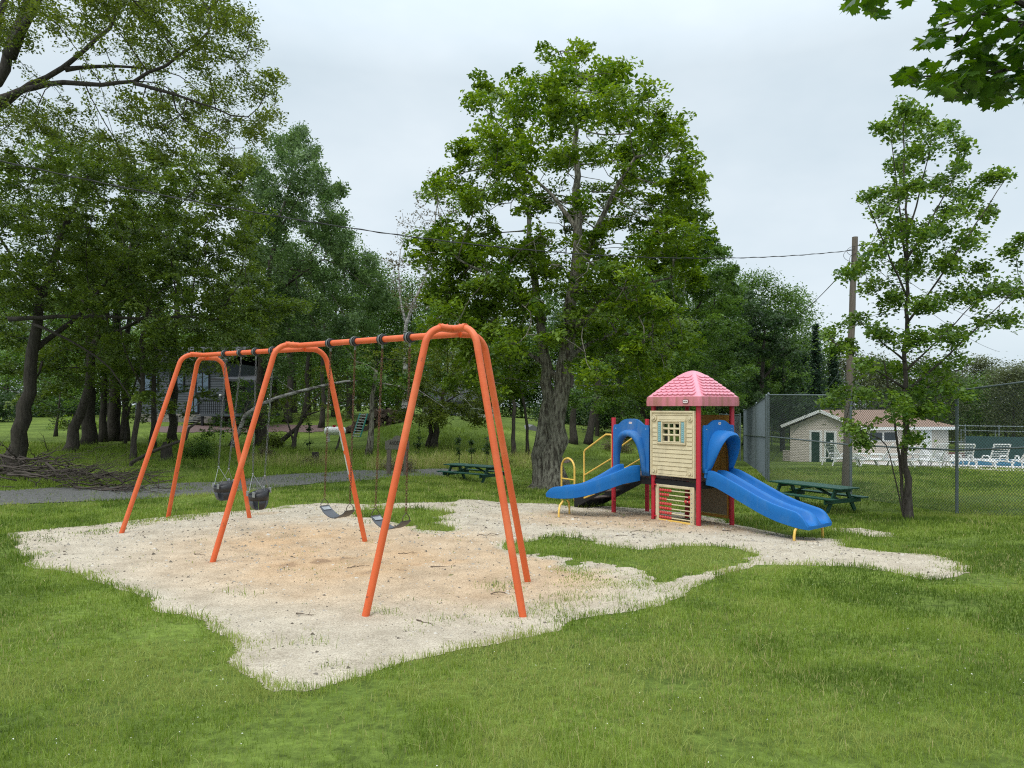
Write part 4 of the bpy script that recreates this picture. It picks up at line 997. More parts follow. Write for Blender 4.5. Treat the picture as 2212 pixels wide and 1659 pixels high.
# the big shade tree in the middle
tree('shade_tree', 'tall dense shade tree with two twisted trunks behind the blue curved slide', 'tree', 23,
 [([(1192,1060,0),(1196,980,0),(1206,860,.1),(1230,740,0),(1240,640,.1),(1246,560,0),(1252,470,.2),(1246,380,0),(1240,280,-.2),(1244,200,0)], .46, .05),
  ([(1166,1058,.1),(1172,960,.2),(1184,860,.2),(1176,760,.3),(1168,690,.5),(1154,600,.4),(1142,520,.3),(1140,430,.2)], .36, .06),
  ([(1240,640,0),(1262,560,-.4),(1292,490,-.8),(1322,420,-1.2),(1372,340,-1.4)], .17, .04),
  ([(1176,690,.3),(1130,650,-.6),(1070,600,-1.2),(990,560,-1.6)], .11, .03),
  ([(1206,820,.1),(1160,770,.5),(1110,750,.9),(1060,720,1.3)], .13, .03),
  ([(1236,720,0),(1290,650,-.9),(1370,610,-1.6),(1450,600,-2)], .12, .03),
  ([(1220,780,.1),(1270,740,.6),(1330,720,1.2),(1400,730,1.6)], .12, .03),
  ([(1250,500,.2),(1200,430,1),(1130,360,1.5),(1070,320,1.8)], .10, .03)],
 [(1245,112,30),(1232,150,40),(1182,118,26),(1290,160,42),(1330,150,34),(1195,190,50),(1310,215,55),(1130,180,36),(1062,185,34),(1040,215,26),(1090,225,42),(1385,185,32),(1400,225,36),
  (1330,270,60),(1220,260,60),(1140,260,50),(1450,255,36),(1475,290,34),(1060,290,44),(1030,345,40),(1000,315,32),(1410,300,48),(1480,345,36),(1510,385,26),(1470,390,40),(1380,370,46),(980,390,38),(945,410,26),(1030,420,44),(1100,380,48),(1200,345,40),(1290,330,36),(1250,440,26),(1140,440,26),(1360,430,26),(1180,520,30),(1310,500,30),(1100,340,44),(1380,330,44),(1150,320,44),(1010,430,40),(1470,430,40),(990,520,36),
  (1510,470,30),(1450,490,44),(1390,520,44),(1040,500,46),(960,470,36),(920,510,32),(980,540,46),(930,570,36),(1060,560,50),(1140,560,44),
  (1500,530,26),(1440,560,44),(1370,580,50),(1290,590,46),(1200,600,46),(1100,630,44),(1010,610,40),(950,650,36),(920,700,36),(980,710,44),(1050,690,46),(1130,700,40),(1260,660,46),(1340,660,50),(1420,650,46),(1460,700,34),(1400,720,44),(1310,730,44),(1240,720,34),(1030,760,44),(1100,770,40),(1350,790,40),(1430,770,36),(1280,800,34),(1080,830,34),(1200,420,34,1.8),(1300,410,34,2.2),(1240,480,34,2),(1330,480,34,1.6),(1160,450,34,2.2),(1120,410,34,1.4),(1400,470,34,1.5),(1280,560,34,2.2),(1190,560,34,2.2),(1090,540,36,-1.5),(1230,330,34,2),(1340,340,34,1.8),(1000,580,34,-1),(960,620,34,-.5),(1420,560,36,-1),(1490,600,30,-.5),(1040,620,36,-2),(1330,580,36,-2.2),(1120,660,34,-2),(1000,560,40),(1080,600,44),(1160,520,34),(1160,640,40),(1230,610,40),(1330,620,44),(1280,690,44),(1200,720,34),(1390,680,44),(970,660,40),(1060,650,44),(1010,720,40),(1110,740,40),(1370,750,44),(1460,740,34),(1260,760,40),(930,720,34),(1430,440,40),(1260,520,40),(1050,800,36),(1150,800,34),(1400,790,36),(1200,850,26),(1440,820,30),(910,540,30),(1000,820,36),(1040,700,40),(1400,830,36),(1330,850,36),(1120,830,34),(1500,580,30),(1470,560,34),(1030,640,40),(990,660,36)],
 4.2, 1230, 340, FRESH, (.145,.078), 10, 26, .31, .40, 'bark_lichen', 3, rep_=2, rtip=.0105, q=2.1, flare=1.5, dens=1.35, twigs=[(1160,400,50),(1210,460,60),(1290,380,50),(1330,450,60),(1120,470,50),(1400,450,50),(1460,440,40),(1250,560,60),(1320,540,50),(1180,560,50),(1050,450,50),(1440,520,50),(1420,660,50),(1300,650,50),(1230,400,60),(1350,400,50),(1180,430,50),(1380,500,50),(1280,480,50)])

# young maple by the fence
mt = []
for (a, b) in (((1957,560),(1925,300)),((1958,520),(2010,320)),((1957,800),(2120,640)),((1956,850),(2210,610)),((1955,780),(1850,690)),((1958,640),(1870,430)),((1959,560),(2075,360)),((1958,700),(2170,390)),((1956,860),(2090,790)),((1956,840),(1800,740))):
    mt.append(([(a[0],a[1],0),((a[0]*.6+b[0]*.4),(a[1]*.62+b[1]*.38),random.uniform(-.4,.4)),(b[0],b[1],random.uniform(-1.2,1.2))], .030, .008))
tree('young_maple', 'young maple with a slim brown trunk in front of the chain link fence', 'tree', 16,
 [([(1963,1122,0),(1962,1060,0),(1955,980,.02),(1957,925,0),(1956,800,.05),(1962,640,0),(1958,480,.1),(1955,330,0),(1950,215,0)], .10, .010),
  ([(1957,925,0),(1930,880,.3),(1918,840,.4),(1910,780,.5)], .05, .015), ([(1957,938,0),(1910,935,-.1),(1880,948,-.2),(1850,935,-.3),(1828,905,-.4)], .022, .008)]+mt,
 [(1945,235,17),(1938,290,22),(1985,250,24),(2020,275,20),(1995,320,27),(1935,360,24),(2045,270,11),(2078,310,8),(1905,275,8),(1925,420,24),(1975,400,27),(2030,400,24),(2070,360,12),(2100,420,14),(2130,385,11),(2160,375,7),(2060,455,25),(2130,460,19),(1880,420,11),(1905,460,19),(1945,490,28),(2010,500,32),(2090,520,27),
  (1895,540,16),(1960,575,33),(2040,570,33),(2120,580,19),(2185,540,17),(2215,510,14),(1855,575,12),(1830,590,8),(1880,620,19),(1930,650,28),(2010,650,36),(2090,640,32),(2160,620,24),(2210,630,22),(1850,690,16),(1900,720,27),(1980,730,35),(2060,720,32),(2130,690,22),(2190,690,19),(1790,720,8),(1830,745,14),(1870,790,20),(1940,800,28),(2010,790,28),(2060,780,20),(1985,855,25),(1930,860,22),(2040,840,14),(2085,850,11),(1800,755,9),(1820,845,12),(1870,850,14),(1790,865,7),(1955,890,17),(2000,885,14),(2030,880,7),(1862,955,7),(1840,925,7),(1975,945,7)],
 1.5, 1985, 220, MAPLE, (.085,.070), 13, 10, .17, .26, 'bark', 5, rtip=.005, rep_=3, upb=.9, dens=1.0, thick=.28, keep=1.0, flat=.6)

# big oak at the far left whose crown fills the upper left corner
tree('spreading_oak', 'huge spreading oak with heavy grey limbs rising at the upper left', 'tree', 20,
 [([(-170,1020,0),(-150,700,0),(-110,420,0),(-40,230,0),(20,120,0),(60,0,0),(90,-150,0)], .46, .08),
  ([(-110,420,0),(-50,260,.4),(40,200,.6),(140,150,.8),(230,60,1),(290,-20,1.2)], .16, .04), ([(-40,230,0),(70,178,-.3),(180,182,-.5),(290,180,-.8),(390,120,-1),(450,70,-1.2)], .12, .03),
  ([(20,120,0),(70,10,-.6),(120,-80,-1)], .18, .05), ([(140,150,.8),(240,140,1.4),(330,150,1.9)], .09, .03), ([(-60,270,0),(0,40,.4),(20,-120,.6)], .17, .06), ([(290,180,-.8),(400,210,-1.2),(500,250,-1.5)], .06, .02)],
 [(-180,150,110),(-60,20,90),(60,-60,90),(180,-60,90),(300,-50,90),(420,-30,80),(120,40,60),(240,40,70),(360,30,70),(460,40,60),(520,50,44),(555,90,26),(500,120,40),(430,120,50),(330,110,60),(560,165,24),(585,165,14),(530,190,40),(470,210,46),(390,220,56),(300,240,60),(560,240,30),(520,270,44),(440,290,50),(350,310,56),(570,205,20),(20,60,50),(60,270,60),(150,270,56),(240,310,56),(-80,300,90),(590,250,14),(500,330,36),(550,300,26)],
 3.6, 200, 420, OLIVE, (.085,.048), 12, 17, .26, .40, 'bark_dark', 8, rtip=.008, rep_=2, bare=.1, dens=1.5)

# oaks of the front row on the left
tree('leaning_oak', 'dark lichen spotted oak leaning over the brush pile at the left edge', 'tree', 25,
 [([(25,1005,0),(45,930,0),(60,850,0),(72,760,0),(80,690,0),(100,600,.2),(140,480,.4),(190,380,.2)], .34, .07),
  ([(20,690,-.5),(70,687,-.6),(150,683,-.8),(230,682,-1),(300,690,-1.2),(390,683,-1.6),(470,690,-2)], .09, .03), ([(72,760,0),(150,700,1),(240,600,1.6),(330,500,1.8)], .12, .03), ([(90,640,.1),(30,560,1),(-30,470,1.5)], .10, .03),
  ([(70,700,-.6),(120,720,-.8),(180,750,-.9),(245,790,-1),(258,830,-1.2),(290,870,-1.3)], .06, .02), ([(60,850,0),(88,800,.4),(92,780,.5)], .06,.03)],
 [(60,380,70),(160,400,70),(260,390,70),(350,400,60),(430,400,50),(100,480,70),(210,490,70),(310,480,64),(400,470,56),(480,440,40),(30,570,60),(140,570,64),(240,570,60),(340,560,60),(430,540,50),(500,510,40),(60,640,54),(180,650,54),(280,640,54),(380,630,50),(470,600,44),(530,660,46),(450,670,44),(600,665,34),(650,660,20),(-40,450,80),(-40,600,70),(350,710,36),(250,720,34),(500,700,34), (570,690,30),(310,850,20),(270,800,16)],
 4.2, 260, 420, OLIVE2, (.12,.065), 10, 17, .27, .44, 'bark_dark', 12, rtip=.009, rep_=3, dens=1.6)
tree('grey_oak', 'grey barked oak leaning right beside the twisted dead snag', 'tree', 30,
 [([(150,985,0),(172,900,0),(190,830,0),(205,740,.2),(240,620,.4),(300,500,.5)], .26, .06), ([(205,740,.2),(300,690,1),(400,650,1.5)], .09,.03), ([(215,700,.2),(140,600,1),(90,480,1.6)], .10,.03)],
 [(120,330,60),(220,330,60),(330,350,56),(430,350,46),(500,370,40),(70,740,50),(160,740,50),(250,740,46),(340,740,44),(430,720,44),(510,720,36),(560,740,34),(470,760,30),(330,780,30),(400,790,26),(110,790,40),(210,790,34),(40,800,36),(520,560,50),(540,470,40),(480,640,40),(400,560,50),(520,400,30),(540,340,26),(300,600,50),(200,560,50),(30,470,50),(550,610,36),(10,700,50),(130,840,30),(50,860,26)],
 5, 280, 400, OLIVE2, (.14,.075), 9, 15, .32, .5, 'bark', 14, rtip=.010, rep_=3, dens=1.6)
tree('dead_snag', 'thin twisted dead snag with peeling bark beside the grey oak', 'dead tree', 27,
 [([(285,990,0),(292,930,0),(305,860,0),(312,800,0),(305,760,.1),(318,690,0),(312,660,0),(316,625,.1)], .13, .05), ([(305,830,0),(280,790,-.1),(262,740,-.2),(258,700,-.2)], .05,.02)], [], 1, 1, 1, OLIVE)
for i, (px, top, r, dd, py) in enumerate(((190,560,.34,33,960),(245,520,.36,36,962),(268,540,.22,36,955),(222,600,.2,35,955),(330,640,.16,31,985),(372,520,.24,37,950))):
    tree('oak_trunk', ['thick black oak trunk standing behind the grey oak','broad dark trunk left of the slate house','slim dark trunk touching the broad one left of the slate house','narrow dark trunk between the two thick ones','slim dark tree in front of the slate house stone base','dark tree trunk right behind the leftmost orange leg'][i], 'tree', dd,
      [([(px,py,0),(px+4,800,0),(px+8,680,.2),(px+16,top,.3)], r, r*.35)],
      [(px+random.uniform(-90,90), random.uniform(top-60,top+140), random.uniform(40,60)) for _ in range(7)] + [(px+random.uniform(-70,90), random.uniform(730,800), 28) for _ in range(2)],
      2.5, px, 140, [OLIVE2,MID,OLIVE2,MID,OLIVE2,MID][i], (.16,.085), 8, 14, .36, .55, 'bark_dark', 30+i, rtip=.011, rep_=2)

tree('understory_oak', 'young dark oak with low boughs screening the left part of the slate house', 'tree', 34, [([(268,975,0),(274,900,0),(290,840,0),(300,790,.2)], .09, .03)],
 [(250,800,34),(300,780,36),(350,800,34),(270,850,34),(330,850,32),(390,830,24),(220,850,30),(360,870,26),(300,890,26),(240,760,34),(330,740,34),(390,770,30),(420,800,18),(200,800,34),(395,880,20),(440,790,24),(462,850,20),(425,855,22),(480,800,18),(440,760,22)], 2.4, 300, 130, OLIVE2, (.13,.07), 9, 13, .28, .4, 'bark_dark', 44, rtip=.008)
tree('understory_oak', 'low leafy oak at the far left edge beyond the brush pile', 'tree', 38, [([(120,975,0),(124,900,0),(130,850,0)], .10, .03)],
 [(60,810,40),(120,800,40),(170,810,34),(20,830,34),(90,860,30),(150,860,26),(20,780,40),(-40,820,50),(200,780,34)], 2.4, 100, 130, MID, (.14,.075), 8, 12, .3, .45, 'bark_dark', 45, rtip=.008)
# blue green maple
tree('airy_maple', 'airy pale green maple behind the far end of the swing set', 'tree', 37,
 [([(565,960,0),(562,860,0),(566,760,0),(572,660,0),(586,560,.2),(610,450,.3),(640,360,.2)], .34, .04), ([(566,720,0),(600,640,.8),(660,560,1.2),(720,480,1.4)], .12,.03), ([(568,700,0),(540,600,-.8),(540,500,-1),(560,420,-1)], .12,.03), ([(572,660,0),(640,600,-1),(700,560,-1.6)], .1,.03), ([(572,640,0),(600,500,-.6),(650,420,-1),(690,370,-1)], .08,.02)],
 [(640,300,22),(655,285,14),(600,310,26),(665,330,22),(620,350,36),(560,360,40),(690,375,20),(660,390,36),(600,410,48),(540,430,46),(710,420,16),(700,440,28),(640,460,48),(735,410,8),(570,490,50),(690,500,40),(735,470,14),(745,510,16),(720,540,32),(640,550,50),(570,570,48),(760,560,24),(700,600,44),(620,630,46),(780,600,24),(750,640,36),(805,560,16),(820,610,24),(810,660,28),(680,670,44),(590,690,40),(760,700,36),(840,650,18),(700,720,36),(640,740,36),(560,750,30),(800,710,24),(530,520,30),(730,760,26),(600,790,26)],
 4.6, 640, 200, BLUEG, (.15,.085), 10, 14, .30, .55, 'bark', 17, rtip=.009, rep_=3, bare=.05, dens=1.9, keep=1, thick=.35)
# sparse bronze tree
tree('sparse_birch', 'sparse bronze leaved birch with a white leaning trunk left of the shade tree', 'tree', 46,
 [([(872,960,0),(876,850,0),(874,760,0),(876,700,0),(900,640,.2),(925,590,.3),(935,520,.3),(945,420,.2)], .24, .03), ([(876,700,0),(860,620,.5),(865,540,.6)], .1,.03), ([(925,590,.3),(965,540,-.5),(985,480,-.6)], .08,.02), ([(945,430,0),(940,370,0)], .03,.01)],
 [(935,380,16),(950,410,20),(915,430,20),(885,460,24),(930,470,36),(965,450,24),(870,500,30),(910,530,44),(960,530,36),(855,560,30),(900,590,40),(950,600,40),(840,610,26),(870,640,36),(930,650,36),(985,610,30),(845,560,20),(1000,560,26),(1000,460,20)],
 3.6, 915, 110, BROWN, (.15,.08), 12, 7, .34, .55, 'bark_birch', 19, rtip=.012, rep_=2, bare=.25)
# right of the shade tree
tree('feathery_tree', 'feathery green tree rising directly behind the pink roof', 'tree', 36,
 [([(1420,960,0),(1425,860,0),(1440,760,0),(1460,640,.2),(1480,540,.2)], .30, .05), ([(1440,760,0),(1500,680,.6),(1540,600,.8)], .12,.03), ([(1440,740,0),(1380,680,.6),(1340,600,.8)], .1,.03)],
 [(1490,500,24),(1540,515,20),(1555,540,14),(1520,550,34),(1460,550,40),(1580,580,14),(1555,600,30),(1500,620,44),(1430,620,44),(1590,625,14),(1570,660,36),(1520,700,48),(1440,700,46),(1600,720,30),(1560,750,46),(1480,780,46),(1410,780,44),(1600,800,34),(1540,830,46),(1460,850,44),(1380,850,40),(1320,790,40),(1300,860,40),(1580,860,30),(1380,720,40),(1240,860,36),(1350,900,28),(1440,900,30),(1520,890,28)],
 4.4, 1470, 190, MID, (.15,.07), 9, 16, .30, .52, 'bark_dark', 23, rtip=.009, rep_=3, dens=2.1, keep=1)
tree('dark_oak', 'dark green rounded oak between the pink roof and the utility pole', 'tree', 46,
 [([(1640,980,0),(1642,880,0),(1648,780,0),(1650,700,.2)], .32, .06), ([(1645,820,0),(1690,770,.5),(1700,730,.6)], .12,.03)],
 [(1625,645,22),(1600,670,26),(1645,665,24),(1670,690,22),(1625,710,38),(1705,690,12),(1690,730,26),(1650,750,40),(1610,760,36),(1712,760,16),(1700,790,28),(1660,810,40),(1610,830,36),(1715,830,16),(1690,860,32),(1640,880,36),(1600,890,28),(1720,880,14),(1560,800,30)],
 4, 1650, 100, DARKG, (.22,.12), 9, 16, .36, .6, 'bark_dark', 27, rtip=.012, rep_=3, dens=1.3)
# low spreading thorn trees behind the track
tree('thorn_tree', 'low spreading grey green thorn tree arching over the fallen birch', 'tree', 34,
 [([(632,985,0),(640,930,0),(662,880,.1),(690,850,.2)], .13, .04), ([(640,930,0),(612,880,.3),(590,850,.4)], .07,.02), ([(655,900,0),(710,880,-.4),(760,860,-.5)], .05,.02)],
 [(600,850,26),(570,865,24),(640,830,30),(690,820,28),(740,830,28),(620,875,26),(670,870,28),(720,865,28),(770,860,24),(790,830,20),(650,900,18),(740,900,18),(590,890,18),(800,870,18),(700,790,30),(760,780,30),(830,790,34),(800,760,30), (870,770,30)],
 2.6, 690, 140, OLIVE, (.11,.06), 9, 12, .26, .36, 'bark', 33, rtip=.008, rep_=2, bare=.12)
tree('wild_apple', 'low rounded wild apple tree with a forked dark trunk beyond the wooden sign', 'tree', 37,
 [([(938,955,0),(944,910,0),(950,870,0),(970,820,.2)], .22, .06), ([(924,958,.2),(934,905,.2),(925,860,.4),(900,820,.6)], .16,.05), ([(950,880,0),(990,850,-.5),(1030,845,-.7)], .07,.02)],
 [(930,850,36),(980,830,38),(1020,850,30),(1040,880,22),(890,860,30),(900,810,36),(960,790,40),(1010,800,34),(1045,840,20),(860,830,28),(985,880,26),(940,890,22),(870,890,20),(930,750,36),(880,760,34),(1040,790,26),(1000,750,34),(1062,860,26),(1000,892,22),(950,902,18),(1075,830,26),(1030,905,14),(910,905,14)],
 3, 960, 110, OLIVE, (.12,.065), 9, 15, .28, .4, 'bark_dark', 35, rtip=.009, rep_=3, dens=1.6, keep=1)
# slender trunks seen against the bank and by the shade tree
for px, py, topx, top, r, dd, lab, bk, fol in ((795,990,812,800,.17,32,'crooked trunk spotted with pale lichen left of the wooden sign','bark_lichen',1),(722,985,740,925,.07,33,'short curved grey trunk below the white gas tank','bark',0),(1108,980,1102,690,.13,37,'straight slim grey trunk left of the shade tree','bark',1),(1140,978,1118,760,.11,38,'thin dark forked sapling beside the shade tree trunk','bark_dark',1),(495,990,532,880,.10,36,'small leaning birch trunk in front of the slate house porch','bark_lichen',1),(590,985,660,900,.16,35,'black leaning trunk at the right of the stump','bark_dark',0),(1238,958,1228,700,.26,45,'dark trunk just right of the shade tree','bark_dark',1),(1270,962,1310,690,.28,46,'dark leaning trunk in the deep shade behind the yellow rails','bark_dark',1),(1345,955,1330,720,.22,50,'dark trunk in the wood left of the curved slide hood','bark_dark',1),(693,955,700,700,.2,48,'dark trunk beyond the white gas tank','bark_dark',1),(620,945,628,650,.3,50,'tall dark trunk behind the thorn tree','bark_dark',1),(655,945,672,690,.22,52,'slim dark trunk right of the tall one behind the thorn tree','bark_dark',1)):
    tree('slim_tree', lab, 'tree', dd, [([(px,py,0),(px*.7+topx*.3+4,py*.65+top*.35,0),(px*.3+topx*.7-3,py*.3+top*.7,.1),(topx,top,0)], r, r*.45)],
      [(topx+random.uniform(-70,70), top+random.uniform(-70,40), random.uniform(24,40)) for _ in range(6)] if fol else [], 2.2, topx, 90, [MID,OLIVE2,DARKG][int(px) % 3], (.15,.08), 9, 14, .32, .5, bk, int(px), rtip=.010)

# ------------------------------------------------------------------ the wood beyond, as one mass
def woods(name, label, spots, lm, seed, bark='bark_dark'):
    """spots: (px, top, base, half width px, distance, how many leaves)"""
    rng = np.random.default_rng(seed); V_, F_, T_, MI = [], [], [], []; off = 0
    for px, top, basey, hw, d, n in spots:
        g = G(px, d); zt = ZC+(HZ-top)/F*d; zb_ = ZC+(HZ-basey)/F*d; H = zt-zb_; rx = hw/F*d; nc = max(8, int(n/55))
        q = rng.uniform(0,1,nc)**.8; a = rng.uniform(0,6.28,nc); rr = rx*np.sqrt(np.clip(1-((q-.35)/.72)**2, .05, 1))*rng.uniform(.45,1,nc)
        c = np.stack([g.x+rr*np.cos(a), d+rr*np.sin(a)*.8, zb_+H*q], -1); c = np.repeat(c, n//nc, 0); c = c+rng.normal(0,1,c.shape)*np.array([.55,.5,.34])*d/60
        v = leaf_quads(c, .0037*d, .0021*d, rng); k = np.arange(len(c))[:,None]*4+off; off += len(v)
        V_.append(v); F_.append(np.concatenate([k,k+1,k+2,k+3],1)); T_.append(np.clip(np.repeat(rng.normal(.45,.2,nc), n//nc)+rng.normal(0,.15,len(c)),0,1)); MI.append(np.zeros(len(c)))
        p = [(px+rng.uniform(-10,10), basey+30)]
        pts = np.array([[g.x, d, g.z-.2], [g.x+rng.normal(0,.2), d, (g.z+zt)/2], [g.x+rng.normal(0,.4), d, zt-.6]]); R_ = np.array([.24, .17, .05])*min(1.3, max(.35, H/11))
        pr = np.array([-1,0,1]); bv, bf = seg_mesh(pts, pr, R_, 0, 6); V_.append(bv); F_.append(bf[:, :4]+off); off += len(bv); T_.append(np.zeros(len(bf))); MI.append(np.ones(len(bf)))
    o = np_mesh(name, np.concatenate(V_), np.concatenate(F_), lm, tint=np.concatenate(T_)); o.data.materials.append(M[bark]); o.data.polygons.foreach_set('material_index', np.concatenate(MI).astype(np.int32))
    return tag(o, label, 'woods', kind='stuff')
rw = random.Random(5); HILLG = LMAT('hill', (.050,.062,.026), (.135,.160,.065))
woods('woods', 'dark green wood closing the view behind the swings and shade tree', [(x+rw.uniform(-14,14), rw.uniform(610,740), rw.uniform(860,905), rw.uniform(46,75), rw.uniform(60,92), 7500) for x in range(-160, 1760, 36)] + [(x+rw.uniform(-14,14), rw.uniform(470,640)+max(0,(abs(x-700)-120)*.4), rw.uniform(830,900), rw.uniform(50,75), rw.uniform(48,60), 7000) for x in range(540, 900, 44)] + [(x, 560+abs(x-1500)*.35+rw.uniform(-25,25), 900, 60, rw.uniform(48,58), 8000) for x in range(1290, 1700, 50)], MID, 71)
woods('undergrowth', 'low dark undergrowth along the foot of the far wood', [(x+rw.uniform(-14,14), rw.uniform(850,885), rw.uniform(915,930), rw.uniform(30,60), rw.uniform(52,70), 2200) for x in list(range(-160, 240, 34))+list(range(1200, 1760, 34))], DARKG, 72)
woods('hillside_wood', 'brownish grey green wood rising behind the pool house', [(x+rw.uniform(-14,14), rw.uniform(770,835), rw.uniform(930,965), rw.uniform(40,70), rw.uniform(66,100), 5200) for x in range(1660, 2420, 36)], HILLG, 73)
woods('far_wood', 'green trees at the right behind the tennis fence', [(x+rw.uniform(-14,14), rw.uniform(790,850), rw.uniform(930,965), rw.uniform(40,60), rw.uniform(72,84), 3200) for x in range(2050, 2420, 44)], MID, 74)
# spruces by the utility pole
def spruce(px, top, base, d, hw, label, lm=CONIF, n=5200, seed=1):
    rng = np.random.default_rng(seed); g = G(px, d); t = thing('spruce_tree', g, label, 'tree'); zt = ZC+(HZ-top)/F*d; zb_ = ZC+(HZ-base)/F*d
    MB().tube([g-up(.2), Vector((g.x,d,zt))], [.0025*d if n > 1000 else .016,.01], 7).build('trunk', M['bark_dark'], t, True)
    q = rng.uniform(0,1,n//14); a = rng.uniform(0,6.28,len(q)); L0 = (1-q)**.8*hw/F*d*rng.uniform(.6,1.1,len(q)); V_ = []
    for k in range(14):
        s = (k+.5)/14; r_ = L0*s; V_.append(np.stack([g.x+r_*np.cos(a), d+r_*np.sin(a), zb_+(zt-zb_)*q-.22*r_+.3*r_*s], -1)+rng.normal(0,.10*d/60,(len(q),3)))
    c = np.concatenate(V_); v = leaf_quads(c, .0048*d, .0018*d, rng); k = np.arange(len(c))[:,None]*4
    np_mesh('crown', v, np.concatenate([k,k+1,k+2,k+3],1), lm, t, tint=np.clip(rng.normal(.45,.2,len(c)),0,1), org=ORG[t])
spruce(1762, 700, 900, 66, 34, 'tall blue green spruce left of the utility pole', seed=2)
spruce(1735, 760, 900, 70, 26, 'shorter spruce at the left of the tall blue green one', seed=3)
spruce(1800, 745, 900, 72, 28, 'spruce half hidden by the utility pole', seed=4)
for i, (px, py, h, dd, lab) in enumerate(((992,985,46,30,'tiny spruce sapling on the grass bank behind the left picnic table'),(1052,985,40,31,'small bare spruce sapling at the right of the bank'),(1018,985,30,31,'smallest spruce sapling in the middle of the bank'),(905,985,60,33,'thin spruce sapling beside the wooden sign'),(668,980,70,32,'feathery spruce sapling below the gas tank'))):
    spruce(px, py-h, py-4, dd, 15, lab, DARKG, 150, 80+i)

# ------------------------------------------------------------------ leafy bough hanging in from the upper right
def maple_leaf():
    h = [(0,-.52),(.035,-.30),(.10,-.33),(.30,-.40),(.28,-.24),(.50,-.10),(.40,-.02),(.42,.10),(.26,.06),(.20,.10),(.26,.30),(.14,.24),(.0,.52)]
    return h + [(-x, y) for x, y in h[-2:0:-1]]
LEAF = maple_leaf()
NEARLEAF = leafmat('near_maple_leaves', (.014,.052,.005), (.095,.185,.016), .32, .45, .4)
def bough():
    rng = np.random.default_rng(91); base = Vector((6.2, 3.4, g1(6.2,3.4))); t = thing('maple_tree', base, 'leafy maple bough hanging into the upper right corner', 'tree')
    mb = MB(); mb.tube([base-up(.2), base+up(1.5), base+Vector((-.05,.05,3)), base+Vector((.1,.1,4.6)), base+Vector((.2,.0,7))], [.30,.22,.19,.15,.08], 14)
    tips = []
    q = [P(2330,150,4.9), P(2240,140,4.8), P(2150,155,4.7), P(2060,165,4.6), P(1990,165,4.5)]; s0 = base+Vector((.05,.08,3.9)); mb.tube([s0, (s0+q[0])/2+up(.12)]+q, [.05,.035,.024,.016,.011,.008,.004], 7); tips += q
    q2 = [P(2300,40,4.7), P(2210,50,4.6), P(2120,30,4.5), P(2040,55,4.4)]; mb.tube([base+Vector((.08,.09,4.4)), (base+up(4.5)+q2[0])/2]+q2, [.045,.03,.02,.014,.009,.004], 7)
    q3 = [P(2080,-60,4.2), P(1980,-45,4.2), P(1880,-15,4.2)]; mb.tube([q2[0].lerp(q2[1],.3)]+q3, [.02,.013,.008,.004], 6)
    for a, b in (((2150,155,4.7),(2190,215,4.6)),((2240,140,4.8),(2260,220,4.7)),((2060,165,4.6),(2090,205,4.5)),((2210,50,4.6),(2180,110,4.5)),((2120,30,4.5),(2060,105,4.5))): mb.tube([P(*a), P(*b)], [.007,.003], 5)
    mb.build('trunk', M['bark_dark'], t, True)
    pts = []
    for (px, py, r, n) in ((2190,20,60,34),(2120,20,50,26),(2050,40,36,16),(2020,75,26,12),(2000,95,20,7),(2100,80,50,26),(2180,100,60,34),(2060,150,50,28),(1990,160,34,18),(1950,160,16,6),(2120,160,50,28),(2180,180,46,24),(2080,190,36,18),(2140,205,30,12),(2160,215,14,5),(2200,180,40,18),(2040,180,30,14),(2010,185,20,6),(2260,60,80,60),(2260,180,70,40),(1895,8,26,7),(1850,4,22,6),(1900,30,14,3),(1880,-20,40,10),(1960,-10,26,6),(2100,-20,90,50)):
        for _ in range(n):
            a = rng.uniform(0,6.28); rr = r*rng.uniform(0,1)**.5; pts.append(P(px+rr*math.cos(a), py+rr*math.sin(a)*.8, rng.uniform(4.2,5.1)))
    n = len(pts); c = np.array(pts); nm = rng.normal(0,.55,(n,3)); nm[:,2] = np.abs(nm[:,2])+.75; nm /= np.linalg.norm(nm,axis=1)[:,None]
    tv = rng.normal(0,.7,(n,3))+np.array([-.8,0,-.45]); tv -= nm*(tv*nm).sum(1)[:,None]; tv /= np.linalg.norm(tv,axis=1)[:,None]; sv = np.cross(nm,tv); L0 = rng.uniform(.085,.15,n)
    m_ = len(LEAF); vs = np.empty((n, m_+1, 3)); vs[:,m_] = c
    for i,(x,y) in enumerate(LEAF):
        vs[:,i] = c+(sv*x+tv*y)*L0[:,None]-nm*((abs(x)**1.3*.28+max(0,y)*.18)*L0)[:,None]
    k = np.arange(n)[:,None]*(m_+1); f = np.concatenate([np.concatenate([k+i, k+(i+1)%m_, k+m_],1) for i in range(m_)])
    np_mesh('leaves', vs.reshape(-1,3), f, NEARLEAF, t, tint=np.tile(np.clip(rng.normal(.42,.22,n),0,1), m_), org=ORG[t])
bough()

